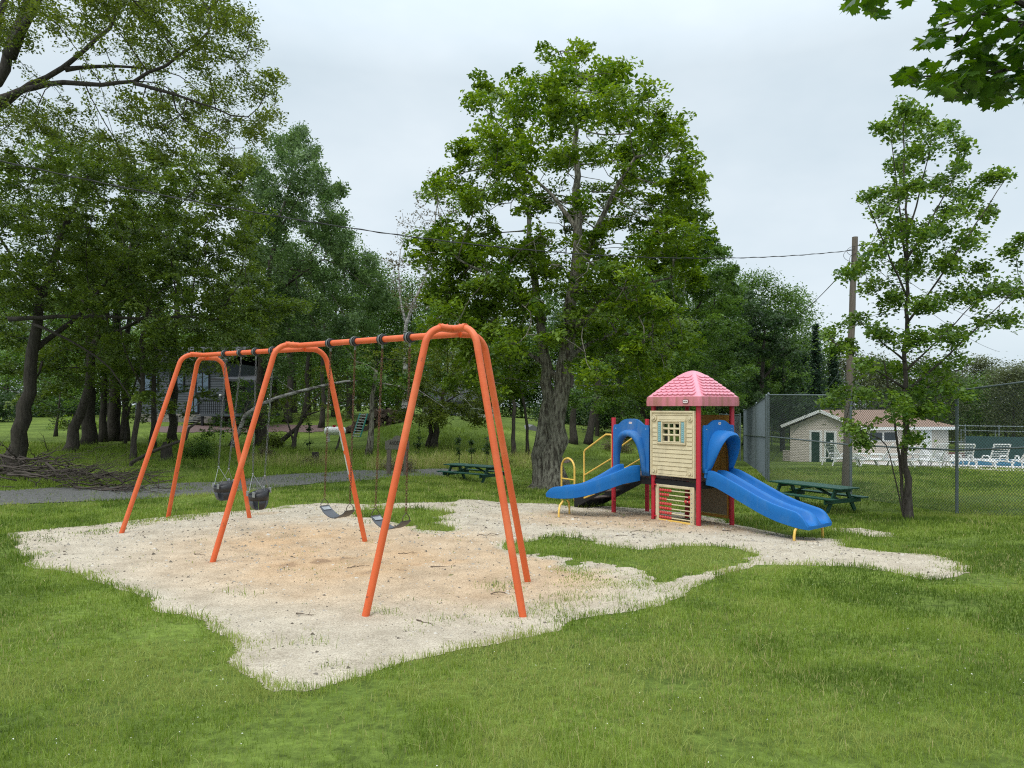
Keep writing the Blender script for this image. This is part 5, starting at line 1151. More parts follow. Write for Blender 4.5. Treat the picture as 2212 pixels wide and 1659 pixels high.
# ------------------------------------------------------------------ chain link fences
def mesh_panel(mb, a, b, za, zb_, h, r=.0032, pitch=.078):
    """woven wire between two posts: zig-zag wires a-b, ground heights za, zb_"""
    a, b = Vector((a[0],a[1],0)), Vector((b[0],b[1],0)); ln = (b-a).length; n = int(ln/pitch); m_ = int(h/(pitch))*2; u = (b-a)/ln; nrm = Vector((-u.y,u.x,0))
    V_ = []; F_ = []; off = len(mb.v)
    for dirn in (1, -1):
        k = -m_//2 if dirn > 0 else 0
        tot = n + m_//2
        for i in range(tot+1):
            s0 = (i - (m_//2 if dirn > 0 else 0))*pitch; s1 = s0 + dirn*h
            z0, z1 = 0.0, h; q0, q1 = s0, s1
            # clip to 0..ln
            lo, hi = min(q0,q1), max(q0,q1)
            if hi <= 0 or lo >= ln: continue
            def at(s): return (s-s0)/(s1-s0)*h
            A = max(lo, 0); B = min(hi, ln); zA, zB = at(A), at(B)
            pa = a+u*A+up(za+(zb_-za)*A/ln+zA); pb = a+u*B+up(za+(zb_-za)*B/ln+zB)
            t = (pb-pa).normalized(); s_ = t.cross(nrm)
            ring = lambda p: [p+nrm*r*dirn*.6+s_*r, p+nrm*r*dirn*.6-s_*r, p+nrm*r*(dirn*.6+1.6)]
            o = len(V_); V_ += ring(pa)+ring(pb); F_ += [(o,o+1,o+4,o+3),(o+1,o+2,o+5,o+4),(o+2,o,o+3,o+5)]
    mb.add(V_, F_)
def fence(name, label, posts, h, cat='fence', rails=(1.0,.52), mesh=True, pr=.038, rr=.024, r=.0042, cap=True):
    """posts: list of (x, y, ground z)"""
    t = thing(name, Vector(posts[0]), label, cat)
    for i, (x, y, z) in enumerate(posts):
        big = i in (0, len(posts)-1); k = MB(); k.tube([(x,y,z-.1), (x,y,z+h+.05)], pr, 10); k.tube([(x,y,z+h+.04),(x,y,z+h+.09)], [pr*1.15,pr*.4], 10)
        k.build('post', M['post'], t, True)
    mb = MB()
    for (x0,y0,z0),(x1,y1,z1) in zip(posts, posts[1:]):
        for q in rails:
            MB().tube([(x0,y0,z0+h*q),(x1,y1,z1+h*q)], rr, 8).build('rail', M['post'], t, True)
        if mesh: mesh_panel(mb, (x0,y0), (x1,y1), z0+.04, z1+.04, h-.05, r)
    if mesh: mb.build('wire_mesh', M['wire'], t, fix=False)
    return t
def fp(px, d, py=None):
    x = (px-CX)/F*d; return (x, d, g1(x,d))
pA, pB, pC = fp(1660,25), fp(1838,21), fp(2067,17.5); dv = (pC[0]-pB[0], pC[1]-pB[1]); pD = (pC[0]+dv[0], pC[1]+dv[1]); pD = (*pD, g1(*pD)); pE = (pD[0]+dv[0], pD[1]+dv[1]); pE = (*pE, g1(*pE))
fence('chain_link_fence', 'tall grey chain link fence running past the young maple to the corner post', [pA,pB,pC,pD,pE], 3.05)
fence('chain_link_fence', 'tall chain link fence receding from the corner post toward the wood', [fp(1655.5,25.4),fp(1634,32),fp(1607,42)], 3.0, r=.0036)
fence('chain_link_fence', 'far end of the chain link fence seen under the pink roof', [fp(1599,42.5),fp(1570,44),fp(1545,46)], 2.75, r=.005)
tf = [fp(x, 60-(x-1612)/700*13) for x in (1612,1667,1726,1790,1860,1935,2010,2085,2158,2235,2320)]
tc_ = fence('tennis_court_fence', 'distant tennis court fence with dark green windscreen behind the pool house', [(x,y,z) for x,y,z in tf], 2.35, mesh=False, pr=.035, rr=.03, rails=(1.0,.5))
k = MB()
for (x0,y0,z0),(x1,y1,z1) in zip(tf[7:], tf[8:]): k.beam((x0,y0-.06,z0+.85),(x1,y1-.06,z1+.85), .02, 1.55)
k.build('windscreen', M['windscreen'], tc_)
tw = [fp(x, d) for x, d in ((2076,58),(2150,56),(2230,54),(2330,52))]
t2 = fence('tennis_court_fence', 'thin second fence line above the green windscreen', [(x,y,z) for x,y,z in tw], 2.0, mesh=False, pr=.03, rr=.025, rails=(1.0,.6))

# ------------------------------------------------------------------ utility pole and wires
pb_ = G(1826, 23); ptop = P(1847,512,23)
pole = thing('utility_pole', pb_, 'weathered grey wooden utility pole standing behind the fence', 'utility pole')
n_ = 14; pts = [pb_-up(.2)]+[pb_.lerp(ptop, (i+1)/n_)+Vector((.008*math.sin(i*1.7), 0, 0)) for i in range(n_)]
MB().tube(pts, [.125-.035*i/n_ for i in range(n_+1)], 14).build('shaft', M['wood_grey'], pole, True)
k = MB(); k.beam(ptop-up(.28)+Vector((.06,-.03,0)), ptop-up(.28)+Vector((.28,-.03,0)), .05, .03); k.tube([ptop+Vector((.25,-.03,-.27)), ptop+Vector((.25,-.03,-.14))], .03, 8); k.build('bracket', M['post'], pole)
k = MB(); k.tube([P(1822,905,22.87), P(1822,914,22.87)], .02, 8).box(P(1838,912,22.86), (.14,.03,.10)); k.build('tag_plate', mat('yellow_tag', (.42,.36,.05), .6), pole)
def wire(name, a, b, sag, label, r=.009, n=26, m='cable', twist=0):
    a, b = Vector(a), Vector(b); t = thing(name, a, label, 'cable'); pts = []
    for i in range(n+1):
        q = i/n; pts.append(a.lerp(b,q)-up(4*sag*q*(1-q)))
    mb = MB().tube(pts, r, 6)
    if twist:
        h = []; 
        for i in range(n*10+1):
            q = i/(n*10); p_ = a.lerp(b,q)-up(4*sag*q*(1-q)); an = q*twist; h.append(p_+Vector((0,math.cos(an),math.sin(an)))*.014)
        mb.tube(h, .006, 4)
    mb.build('strand', M[m], t, True)
    return t
hang = ptop-up(.45)+Vector((-.12,-.1,0))
wire('overhead_cable', hang, P(-10,345,12.4), .83, 'long black cable sagging across the whole picture from the pole top', .010, 40, twist=170)
wire('overhead_cable', hang-up(.35), P(1690,705,62), .3, 'black cable dropping from the pole top down behind the dark oak', .016, 20)
for i, (py, ex, ey) in enumerate(((528,2150,700),(540,2230,640),(548,2160,760))): wire('overhead_cable', P(1856,py,23), P(ex,ey,50+4*i), .5, ['uppermost of the three thin wires right of the pole top','middle of the three thin wires right of the pole top','lowest of the three thin wires right of the pole top'][i], .010, 16)
wire('guy_wire', P(1836,775,22.9), Vector((*ghit(1640,1030),0))+up(g1(*ghit(1640,1030))), 0.0, 'thin pale guy wire slanting down from the pole past the pool house roof', .007, 6, 'post')
k = MB()
for dx, dz, r_ in ((-.22,.02,.16),(-.30,-.12,.22),(-.16,-.25,.2)):
    c = ptop-up(.42); k.tube([c+Vector((dx*math.sin(q)*1.4, -.1, dz+r_*math.cos(q)-.08)) for q in np.linspace(.1, 2.6, 12)], .007, 5)
k.build('wire_loops', M['cable'], pole, True)

# ------------------------------------------------------------------ picnic tables
def picnic_table(loc, ang, ln, label, hgt=.70):
    t = thing('picnic_table', loc, label, 'picnic table', 'green picnic tables'); c, s = math.cos(ang), math.sin(ang); Lx = Vector((c,s,0)); Ly = Vector((-s,c,0)); o = Vector(loc)
    def W(x, y, z): return o+Lx*x+Ly*y+up(z)
    def bx(mb, x0,x1,y0,y1,z0,z1): return mb.hexa([W(x0,y0,z0),W(x1,y0,z0),W(x1,y1,z0),W(x0,y1,z0),W(x0,y0,z1),W(x1,y0,z1),W(x1,y1,z1),W(x0,y1,z1)])
    k = MB()
    for i in range(5): bx(k, -ln/2, ln/2, -.37+i*.15, -.37+i*.15+.14, hgt-.038, hgt)
    k.build('tabletop', M['green'], t, bevel=.006)
    for y in (-.74, .46):
        k = MB(); 
        for j in (0, .145): bx(k, -ln/2, ln/2, y+j, y+j+.135, .405, .443)
        k.build('bench', M['green'], t, bevel=.006)
    for x in (-ln/2+.28, ln/2-.28):
        for sg in (-1, 1):
            MB().beam(W(x, sg*.60, -.03), W(x, sg*.20, hgt-.04), .045, .11, Ly).build('leg', M['green'], t, bevel=.004)
        k = MB(); bx(k, x+.025, x+.065, -.72, .72, .29, .405); k.build('cross_beam', M['green'], t, bevel=.004)
        k = MB(); bx(k, x+.025, x+.065, -.34, .34, hgt-.13, hgt-.038); k.build('cleat', M['green'], t, bevel=.004)
        e = -1 if x > 0 else 1
        MB().beam(W(x+e*.05, 0, .36), W(e*.12*-1 if False else x+e*(ln/2-.36), 0, hgt-.05), .09, .045, up(1)).build('brace', M['green'], t, bevel=.004)
    k = MB(); bx(k, -.10, .10, -.34, .34, hgt-.085, hgt-.038); k.build('center_cleat', M['green'], t)
    return t
def table_px(pa, pb, d_a, d_b, ln, label, hgt=.70):
    """ends of the table axis on the ground"""
    a, b = G(pa, d_a), G(pb, d_b); c = (a+b)/2; v = b-a
    return picnic_table((c.x, c.y, g1(c.x,c.y)), math.atan2(v.y, v.x), ln, label, hgt)
table_px(1693, 1822, 20.3, 18.6, 2.35, 'dark green wooden picnic table behind the double slide, a chain round one leg')
table_px(972, 1074, 27.6, 26.1, 2.4, 'dark green wooden picnic table behind the orange legs, by the gravel track', .68)

# ------------------------------------------------------------------ pool house, pool and loungers
def frame3(o, u, v_): return lambda a, b, z: Vector(o)+u*a+v_*b+up(z)
def qbox(mb, W, a0,a1,b0,b1,z0,z1): return mb.hexa([W(a0,b0,z0),W(a1,b0,z0),W(a1,b1,z0),W(a0,b1,z0),W(a0,b0,z1),W(a1,b0,z1),W(a1,b1,z1),W(a0,b1,z1)])
def clap(mb, W, a0, a1, z0, z1, h=.115, out_=.016, side='b', off=0):
    """lap siding boards on a wall face; side 'b': face runs along a and looks to -b; side 'a': runs along b and looks to -a"""
    z = z0
    while z < z1-.01:
        t = min(z+h, z1)
        if side == 'b': c = [W(a0,off-out_,z),W(a1,off-out_,z),W(a1,off,z),W(a0,off,z),W(a0,off-.003,t),W(a1,off-.003,t),W(a1,off,t),W(a0,off,t)]
        else: c = [W(off-out_,a0,z),W(off-out_,a1,z),W(off,a1,z),W(off,a0,z),W(off-.003,a0,t),W(off-.003,a1,t),W(off,a1,t),W(off,a0,t)]
        mb.hexa(c); z = t
cor = P(1862, 998, 40); U = Vector((1,.18,0)).normalized(); Vv = Vector((-U.y,U.x,0))   # U: long wall, Vv: depth
U2 = Vector((-.62,.785,0)).normalized()
gl = 4.35; ll = 5.55
Hh = frame3(cor, U, U2); zb3, ze3 = -.25, P(1862,925,40).z-cor.z
house = thing('pool_house', cor, 'beige sided pool house with brown shingle roof and green doors', 'building')
k = MB(); qbox(k, Hh, 0, ll, 0, gl, zb3, ze3); wl = k.build('wall', M['sidings'], house)
zp = P(1781,889,41.7).z-cor.z
k = MB(); k.add([Hh(0,0,ze3),Hh(0,gl,ze3),Hh(0,gl/2,zp-.05),Hh(.05,0,ze3),Hh(.05,gl,ze3),Hh(.05,gl/2,zp-.05)],[(0,1,2),(3,5,4),(0,3,4,1),(1,4,5,2),(2,5,3,0)]); k.build('gable', M['sidings'], house)
k = MB(); clap(k, Hh, 0, ll, zb3, ze3, .10, .02, 'b'); k.build('siding', M['sidings'], wl)
k = MB(); clap(k, Hh, 0, gl, zb3, ze3, .10, .02, 'a')
z = ze3
while z < zp-.12:
    q = (z-ze3)/(zp-ze3); t2_ = min(1,(z+.10-ze3)/(zp-ze3)); i0 = gl/2*q+.02
    k.hexa([Hh(-.02,i0,z),Hh(-.02,gl-i0,z),Hh(0,gl-i0,z),Hh(0,i0,z),Hh(-.003,gl/2*t2_+.01,z+.1),Hh(-.003,gl-gl/2*t2_-.01,z+.1),Hh(0,gl-gl/2*t2_-.01,z+.1),Hh(0,gl/2*t2_+.01,z+.1)]); z += .10
k.build('siding', M['sidings'], wl)
ov = .30; rx1 = ll*.72
def roofpts(dz, e=0):
    zt = zp+dz; zo = ze3-.03+dz
    return [Hh(-ov,-ov,zo),Hh(ll+ov,-ov,zo),Hh(ll+ov,gl+ov,zo),Hh(-ov,gl+ov,zo),Hh(-ov,gl/2,zt),Hh(rx1,gl/2,zt)]
a_, b_ = roofpts(.03), roofpts(.10)
k = MB(); k.add(a_+b_, [(0,1,5,4),(1,2,5),(2,3,4,5),(6,10,11,7),(7,11,8),(8,11,10,9),(0,6,7,1),(1,7,8,2),(2,8,9,3),(0,4,10,6),(4,3,9,10)]); rf = k.build('roof', M['shingle'], house)
k = MB()
k.beam(Hh(-ov-.02,-ov,ze3-.02), Hh(ll+ov,-ov-.0,ze3-.02), .05, .17); k.beam(Hh(-ov-.03,-ov,ze3+.0), Hh(-ov-.03,gl/2,zp+.03), .05, .17); k.beam(Hh(-ov-.03,gl/2,zp+.03), Hh(-ov-.03,gl+ov,ze3+.0), .05, .17)
k.beam(Hh(ll+ov,-ov,ze3-.02), Hh(ll+ov,gl+ov,ze3-.02), .05, .17); k.build('fascia', M['white'], rf)
def door(b0, b1, zt, col, lab=None):
    k = MB(); qbox(k, Hh, -.045,-.005, b0,b1, zb3, zt); d = k.build('door', M[col], house)
    k = MB(); qbox(k, Hh, -.07,-.005, b0-.11,b0, zb3, zt+.10); qbox(k, Hh, -.07,-.005, b1,b1+.11, zb3, zt+.10); qbox(k, Hh, -.07,-.005, b0,b1, zt, zt+.10); k.build('door_frame', M['white'], d)
    return d
zdt = P(1781,934,41.5).z-cor.z
d1 = door(1.55,2.05, zdt, 'doorgreen'); d2 = door(2.42,2.95, zdt, 'doorgreen'); d1['label'] = 'green door with a white notice'
k = MB(); qbox(k, Hh, -.055,-.046, 1.62,1.80, zdt-.72, zdt-.46); k.build('notice', M['white'], d1)
k = MB(); qbox(k, Hh, -.05,-.01, gl/2-.14, gl/2+.14, zp-.75, zp-.30)
for i in range(5): qbox(k, Hh, -.065,-.05, gl/2-.12, gl/2+.12, zp-.73+i*.085, zp-.67+i*.085)
k.build('gable_vent', M['sidings'], house)
for i in (0,1):
    k = MB(); a0_ = .42+i*.92; qbox(k, Hh, a0_,a0_+.82, -.035,-.012, ze3-.70, ze3-.24); wdw = k.build('window', M['glass'], house)
    k = MB(); 
    for q in ((a0_-.06,a0_,ze3-.76,ze3-.18),(a0_+.82,a0_+.86,ze3-.76,ze3-.18),(a0_,a0_+.82,ze3-.24,ze3-.18),(a0_,a0_+.82,ze3-.76,ze3-.70)): qbox(k, Hh, q[0],q[1],-.055,-.012,q[2],q[3])
    k.build('window_frame', M['white'], wdw)
k = MB(); qbox(k, Hh, 3.75,4.30,-.04,-.012, zb3, ze3-.22); d3 = k.build('door', M['white'], house)
k = MB(); 
for q in ((3.66,3.75,zb3,ze3-.13),(4.30,4.39,zb3,ze3-.13),(3.75,4.30,ze3-.22,ze3-.13)): qbox(k, Hh, q[0],q[1],-.06,-.012,q[2],q[3])
k.build('door_frame', M['white'], d3)
for zz in (ze3-.62, ze3-1.22):
    k = MB(); qbox(k, Hh, 3.84,3.86,-.05,-.041,zz,zz+.3); qbox(k, Hh, 4.0,4.02,-.05,-.041,zz,zz+.3); qbox(k, Hh, 3.86,4.0,-.05,-.041,zz,zz+.02); qbox(k, Hh, 3.86,4.0,-.05,-.041,zz+.28,zz+.3); k.build('notice_frame', M['ink'], d3)
k = MB(); qbox(k, Hh, .05,.6, gl+.05, gl+.55, zb3, .42); bx_ = k.build('side_cabinet', M['sidings'], house, bevel=.02)
k = MB()
for z_ in np.arange(-.2,.4,.1): qbox(k, Hh, .0,.05, gl+.08, gl+.52, z_, z_+.04)
k.build('louvre', M['sidings'], bx_)
DECK = poly_px([(1850,1002),(1920,1006),(2060,1012),(2160,1017),(2420,1026),(2420,985),(2000,975),(1880,985)])
dgx, dgy = np.meshgrid(np.arange(13, 42, .25), np.arange(24, 62, .25))
sheet('pool_deck', sdist(dgx,dgy,DECK), dgx, dgy, .02, M['concrete'])
POOL = [( (px-CX)/F*d, d) for px, d in ((2060,37.2),(2420,35.2),(2420,46),(2050,45))]
pgx, pgy = np.meshgrid(np.arange(18, 42, .25), np.arange(30, 50, .25)); sheet('pool_water', sdist(pgx,pgy,POOL), pgx, pgy, .05, M['water'])
k = MB()
pz = lambda p: g1(p[0],p[1])
k.beam((*POOL[0],pz(POOL[0])+.08),(*POOL[1],pz(POOL[1])+.08),.30,.10); k.beam((*POOL[3],pz(POOL[3])+.10),(*POOL[2],pz(POOL[2])+.10),.4,.14)
tag(k.build('pool_coping', mat('blue_tile', (.04,.16,.26), .3)), kind='structure')
tcb = MB(); q0, q1 = fp(1930,53), fp(2420,50); tcb.beam((q0[0],q0[1],q0[2]+.12),(q1[0],q1[1],q1[2]+.12),.4,.45); tag(tcb.build('retaining_wall', mat('brown_block', (.20,.11,.09), .9, (.12,.07,.06), 3)), 'low brown block wall along the far side of the pool', 'wall')
def lounger(px, d, yaw, back, label, sc=1.0, py=None):
    loc = P(px, py, d) if py else G(px, d); loc.z = max(loc.z, g1(loc.x, loc.y)); t = thing('pool_lounger', loc, label, 'lounger', 'white loungers by the pool'); c, s = math.cos(yaw), math.sin(yaw); a = Vector((c,s,0)); b = Vector((-s,c,0))
    W = lambda x,y,z: Vector(loc)+a*x*sc+b*y*sc+up(z*sc)
    f = MB()
    for y in (-.33,.33):
        f.tube([W(-.55,y,.30),W(1.15,y,.30)], .03*sc, 8)
    for i in range(9): f.hexa([W(x,-.31,.30) if 0 else W(.0+i*.13+xx,yy,zz) for zz in (.29,.315) for xx,yy in ((0,-.31),(.09,-.31),(.09,.31),(0,.31))])
    f.build('seat_frame', M['whiteplastic'], t)
    ca, sa = math.cos(back), math.sin(back); k = MB()
    for y in (-.32,.32): k.tube([W(.0,y,.30),W(-.78*ca,y,.30+.78*sa)], .032*sc, 8)
    for i in range(9):
        q = .06+i*.082; k.beam(W(-q*ca,-.31,.30+q*sa), W(-q*ca,.31,.30+q*sa), .055*sc, .02*sc, Vector((0,0,1)))
    k.beam(W(-.80*ca,-.33,.30+.80*sa), W(-.80*ca,.33,.30+.80*sa), .06*sc, .04*sc)
    k.build('backrest', M['whiteplastic'], t, bevel=.004)
    for x in (-.40, .95):
        for y in (-.33,.33):
            MB().tube([W(x-.10,y,.0),W(x-.03,y,.16),W(x+.02,y,.30)], [.028*sc,.034*sc,.03*sc], 8).build('leg', M['whiteplastic'], t, True)
    for y in (-.36,.36): MB().tube([W(-.10,y,.28),W(-.06,y,.50),W(.02,y,.53),W(.42,y,.51),W(.48,y,.30)], .03*sc, 8).build('armrest', M['whiteplastic'], t, True)
    return t
for px, d, yw, bk, lab in ((1806,36,.3,1.05,'white lounger standing on its own left of the utility pole'),(1868,34.5,.25,.35,'white lounger lying low right of the utility pole'),(1905,34,2.6,1.0,'white lounger with raised back below the twin windows'),(1945,33.8,2.8,.75,'white slatted lounger left of the young maple trunk'),(1990,34.5,.4,.8,'white lounger just right of the maple trunk, tilted up'),(2020,33,2.0,1.1,'big white lounger with tall back below the white door'),(2043,34.5,.3,.6,'white lounger between the tall backed one and the fence post'),(2080,33.2,1.35,1.1,'white lounger half hidden by the fence post'),(2155,33.2,1.5,1.15,'white lounger seen square from behind right of the fence post'),(2222,33.5,1.2,.5,'white lounger cut by the right edge of the picture')):
    lounger(px, d, yw, bk, lab, 1.12)

# ------------------------------------------------------------------ slate coloured house on the left
so_ = G(486, 48); Hs = frame3(so_, Vector((-1,.06,0)).normalized(), Vector((.06,1,0)).normalized()); kx = 48/F
sh_ = thing('slate_house', so_, 'dark slate sided house with stone base behind the far end of the swings', 'house')
zst, zev, zrd = (906-884)*kx, (906-772)*kx, (906-735)*kx; wd_ = 200*kx
k = MB(); qbox(k, Hs, 0,wd_,0,7,zst,zev); wl = k.build('wall', M['darksiding'], sh_)
k = MB(); clap(k, Hs, 0, wd_, zst, zev, .17, .03); k.build('siding', M['darksiding'], wl)
k = MB(); qbox(k, Hs, -.02,wd_,-.06,7,-.6,zst); k.build('stone_base', M['stone'], sh_)
k = MB(); k.hexa([Hs(-.4,-.5,zev-.05),Hs(wd_+.4,-.5,zev-.05),Hs(wd_+.4,3.4,zrd),Hs(-.4,3.4,zrd),Hs(-.4,-.5,zev+.12),Hs(wd_+.4,-.5,zev+.12),Hs(wd_+.4,3.4,zrd+.18),Hs(-.4,3.4,zrd+.18)]); k.hexa([Hs(-.4,3.4,zrd),Hs(wd_+.4,3.4,zrd),Hs(wd_+.4,7.5,zev-.05),Hs(-.4,7.5,zev-.05),Hs(-.4,3.4,zrd+.18),Hs(wd_+.4,3.4,zrd+.18),Hs(wd_+.4,7.5,zev+.12),Hs(-.4,7.5,zev+.12)]); k.build('roof', M['darkroof'], sh_)
SKYG = mat('sky_reflecting_glass', (.10,.14,.18), .03, spec=1.0, metal=.6)
for a0_, a1_, y0, y1 in ((36,62,837,796),(150,178,832,800),(92,120,832,800),(60,78,880,850)):
    k = MB(); qbox(k, Hs, a0_*kx,a1_*kx,-.07,-.035,(906-y0)*kx,(906-y1)*kx); wdw = k.build('window', SKYG, sh_)
    k = MB(); m1 = (a0_+a1_)/2*kx
    for q in ((a0_*kx-.09,a0_*kx,y0+3,y1-3),(a1_*kx,a1_*kx+.09,y0+3,y1-3),(m1-.03,m1+.03,y0,y1)): qbox(k, Hs, q[0],q[1],-.10,-.035,(906-q[2])*kx,(906-q[3])*kx)
    qbox(k, Hs, a0_*kx,a1_*kx,-.10,-.035,(906-y1)*kx,(906-y1+3)*kx); qbox(k, Hs, a0_*kx,a1_*kx,-.10,-.035,(906-y0-3)*kx,(906-y0)*kx); k.build('window_frame', M['black'], wdw)
k = MB(); qbox(k, Hs, 104*kx,122*kx,-.08,-.05,.25,.58); k.build('basement_window', M['black'], sh_)
k = MB(); qbox(k, Hs, -2.6,.9,-1.6,3,.55,.72); pc = k.build('porch', M['darksiding'], sh_)
k = MB()
for a in (-2.5,-1.2,0,.85): qbox(k, Hs, a-.07,a+.07,-1.5,-1.36,-.5,.55)
k.build('porch_post', M['black'], pc)
k = MB(); qbox(k, Hs, -2.6,.9,-1.58,-1.52,1.55,1.62)
for a in np.arange(-2.5,.9,.14): qbox(k, Hs, a,a+.03,-1.57,-1.53,.72,1.55)
k.build('railing', M['black'], pc)
k = MB(); k.hexa([Hs(-2.9,-1.9,2.75),Hs(.0,-1.9,2.9),Hs(.0,3,3.3),Hs(-2.9,3,3.2),Hs(-2.9,-1.9,2.9),Hs(.0,-1.9,3.05),Hs(.0,3,3.45),Hs(-2.9,3,3.35)]); k.build('porch_roof', M['darkroof'], pc)
k = MB()
for i in range(5): qbox(k, Hs, .9+i*.26,1.2+i*.26,-1.5,-.3,.55-i*.15,.62-i*.15)
k.beam(Hs(.9,-1.5,1.5),Hs(2.2,-1.5,.6),.05,.07); k.build('steps', M['darksiding'], pc)
k = MB(); k.ball(Hs(.25,-.12,1.95), .10, 8); k.build('wall_lamp', M['white'], sh_)

# ------------------------------------------------------------------ cream house, rail fence and the yard things on the bank
wo = G(1062, 60); kw = 60/F; Hw = frame3(Vector((wo.x,wo.y,ZC+(HZ-936)*kw)), Vector((-1,0,0)), Vector((0,1,0)))
wh = thing('cream_house', Hw(0,0,0), 'pale cream house glimpsed through the trees behind a brown rail fence', 'house')
k = MB(); qbox(k, Hw, 0,150*kw,0,6,-1.2,66*kw); k.build('wall', M['creamwall'], wh)
k = MB(); k.hexa([Hw(-.5,-.6,64*kw),Hw(150*kw+.5,-.6,64*kw),Hw(150*kw+.5,3,96*kw),Hw(-.5,3,96*kw),Hw(-.5,-.6,69*kw),Hw(150*kw+.5,-.6,69*kw),Hw(150*kw+.5,3,101*kw),Hw(-.5,3,101*kw)]); k.build('roof', M['darkroof'], wh)
for a0_,a1_ in ((30,46),(76,94),(108,124)):
    k = MB(); qbox(k, Hw, a0_*kw,a1_*kw,-.06,-.01,30*kw,52*kw); wdw = k.build('window', M['glass'], wh)
    k = MB(); 
    for q in ((a0_-3,a0_,28,55),(a1_,a1_+3,28,55),(a0_,a1_,52,55),(a0_,a1_,28,30)): qbox(k, Hw, q[0]*kw,q[1]*kw,-.09,-.01,q[2]*kw,q[3]*kw)
    k.build('window_frame', M['white'], wdw)
k = MB(); qbox(k, Hw, 52*kw,68*kw,-.06,-.01,-.6,50*kw); k.build('door', M['white'], wh)
rl = thing('rail_fence', G(975,54), 'dark brown rail fence along the top of the grass bank', 'fence')
for px in range(885, 1075, 16):
    a = G(px, 54); zt = ZC+(HZ-913)/F*54; MB().box(((px-CX)/F*54, 54, (min(a.z,zt-.9)+zt)/2), (.10,.10,zt-min(a.z,zt-.9)+.1)).build('post', M['brownwood'], rl)
for py in (915,924,933): MB().box(((980-CX)/F*54, 53.93, ZC+(HZ-py)/F*54), (190/F*54,.04,.14)).build('rail', M['brownwood'], rl)
k = MB()
for px in np.arange(886,1073,2.6): k.box(((px-CX)/F*54, 53.97, ZC+(HZ-925)/F*54), (.035,.03,.62))
k.build('baluster', M['brownwood'], rl)
# gas tank
tz = P(722,931,42); t = thing('gas_tank', (tz.x,tz.y,g1(tz.x,tz.y)), 'white horizontal gas tank with a red cap on the bank', 'gas tank'); r_ = 9.3/F*42; l_ = 15/F*42
k = MB(); k.tube([tz+Vector((-l_*1.0-r_*q,0,0)) for q in (.75,.62,.4,0)]+[tz+Vector((l_*1.2+r_*q,0,0)) for q in (0,.4,.62,.75)], [.03,r_*.55,r_*.85,r_,r_,r_*.85,r_*.55,.03], 20); k.build('shell', M['white'], t, True)
k = MB(); k.tube([tz+up(r_*.95), tz+up(r_*1.35)], r_*.42, 12); k.build('cap', M['red'], t, True)
zg = g1(tz.x,tz.y)
for dx in (-.35,.4):
    k = MB(); k.hexa([Vector((tz.x+dx+x, tz.y+y, z)) for z in (min(zg,tz.z-r_)-.1, tz.z-r_*.9) for x,y in ((-.05,-.2),(.05,-.2),(.05,.2),(-.05,.2))]); k.build('foot', M['white'], t)
# ladder leaning on the log pile
la, lb = P(768,945,43), P(786,893,43.6); t = thing('ladder', (la.x,la.y,g1(la.x,la.y)), 'green and white ladder leaning on the dark log pile', 'ladder'); sd = Vector((.22,0,-.02))
for s in (-1,1): MB().beam(la+sd*s-up(.15), lb+sd*s, .05, .08).build('side_rail', M['ladder'], t)
for i in range(9): q = la.lerp(lb,(i+.5)/9); MB().beam(q-sd, q+sd, .06, .05).build('rung', M['alu'], t)
lp = thing('log_pile', G(830,46), 'long dark pile of cut firewood behind the ladder', 'log pile'); rg = np.random.default_rng(4); k = MB()
for i in range(300):
    px = rg.uniform(750,892); f_ = 1-abs((px-830)/75)**3; y0 = 936-rg.uniform(0,52)*max(.25,f_); c = P(px,y0,46+rg.uniform(-.3,.3)); rr = rg.uniform(.09,.16); dv_ = Vector((rg.normal(0,.12),1,rg.normal(0,.06))).normalized(); k.tube([c-dv_*.35,c+dv_*.35], rr, 7)
k.build('logs', M['logs'], lp)
cz = P(904,927,46); t = thing('metal_cabinet', (cz.x,cz.y,g1(cz.x,cz.y)), 'pale grey metal cabinet with two doors standing on the bank', 'cabinet'); wv = 17/F*46; hv = 26/F*46
MB().box(cz-up(.15), (wv,.5,hv+.3)).build('body', M['cabinet'], t, bevel=.02)
for s in (-1,1): MB().box(cz+Vector((s*wv*.245,-.265,-.02)), (wv*.47,.03,hv*.9)).build('door', M['cabinet'], t, bevel=.008)
MB().box(cz+up(hv/2+.03), (wv*1.1,.56,.05)).build('top', M['cabinet'], t); MB().tube([cz+Vector((-.03,-.30,-.12)),cz+Vector((-.03,-.30,.02))], .015, 6).build('handle', M['ink'], t)
# grey tarpaulin shelter beside the big tree
tb = G(1130,48); kt = 48/F; Ht = frame3(Vector((tb.x,tb.y,ZC+(HZ-968)*kt)), Vector((1,.1,0)).normalized(), Vector((-.1,1,0)).normalized())
t = thing('tarp_shelter', Ht(0,0,0), 'grey tarpaulin shelter with dark opening left of the shade tree', 'shelter')
rings = []
for b in (0,3.2): rings.append([Ht(x*kt,b,z*kt) for x,z in ((-6,-12),(-6,20),(6,42),(22,50),(38,42),(48,22),(50,-12))])
MB().loft(rings).build('cover', M['grey_tarp'], t)
MB().hexa([Ht(x*kt,b,z*kt) for z in (-12,30) for x,b in ((-42,.4),(-6.2,.4),(-6.2,2.8),(-42,2.8))][:4]+[Ht(x*kt,b,z*kt) for x,b,z in ((-38,.4,18),(-6.2,.4,44),(-6.2,2.8,44),(-38,2.8,18))]).build('side_flap', M['black'], t)
MB().box(Ht(-24*kt,.1,4*kt), (36*kt,.06,14*kt)).build('low_panel', M['grey_tarp'], t)

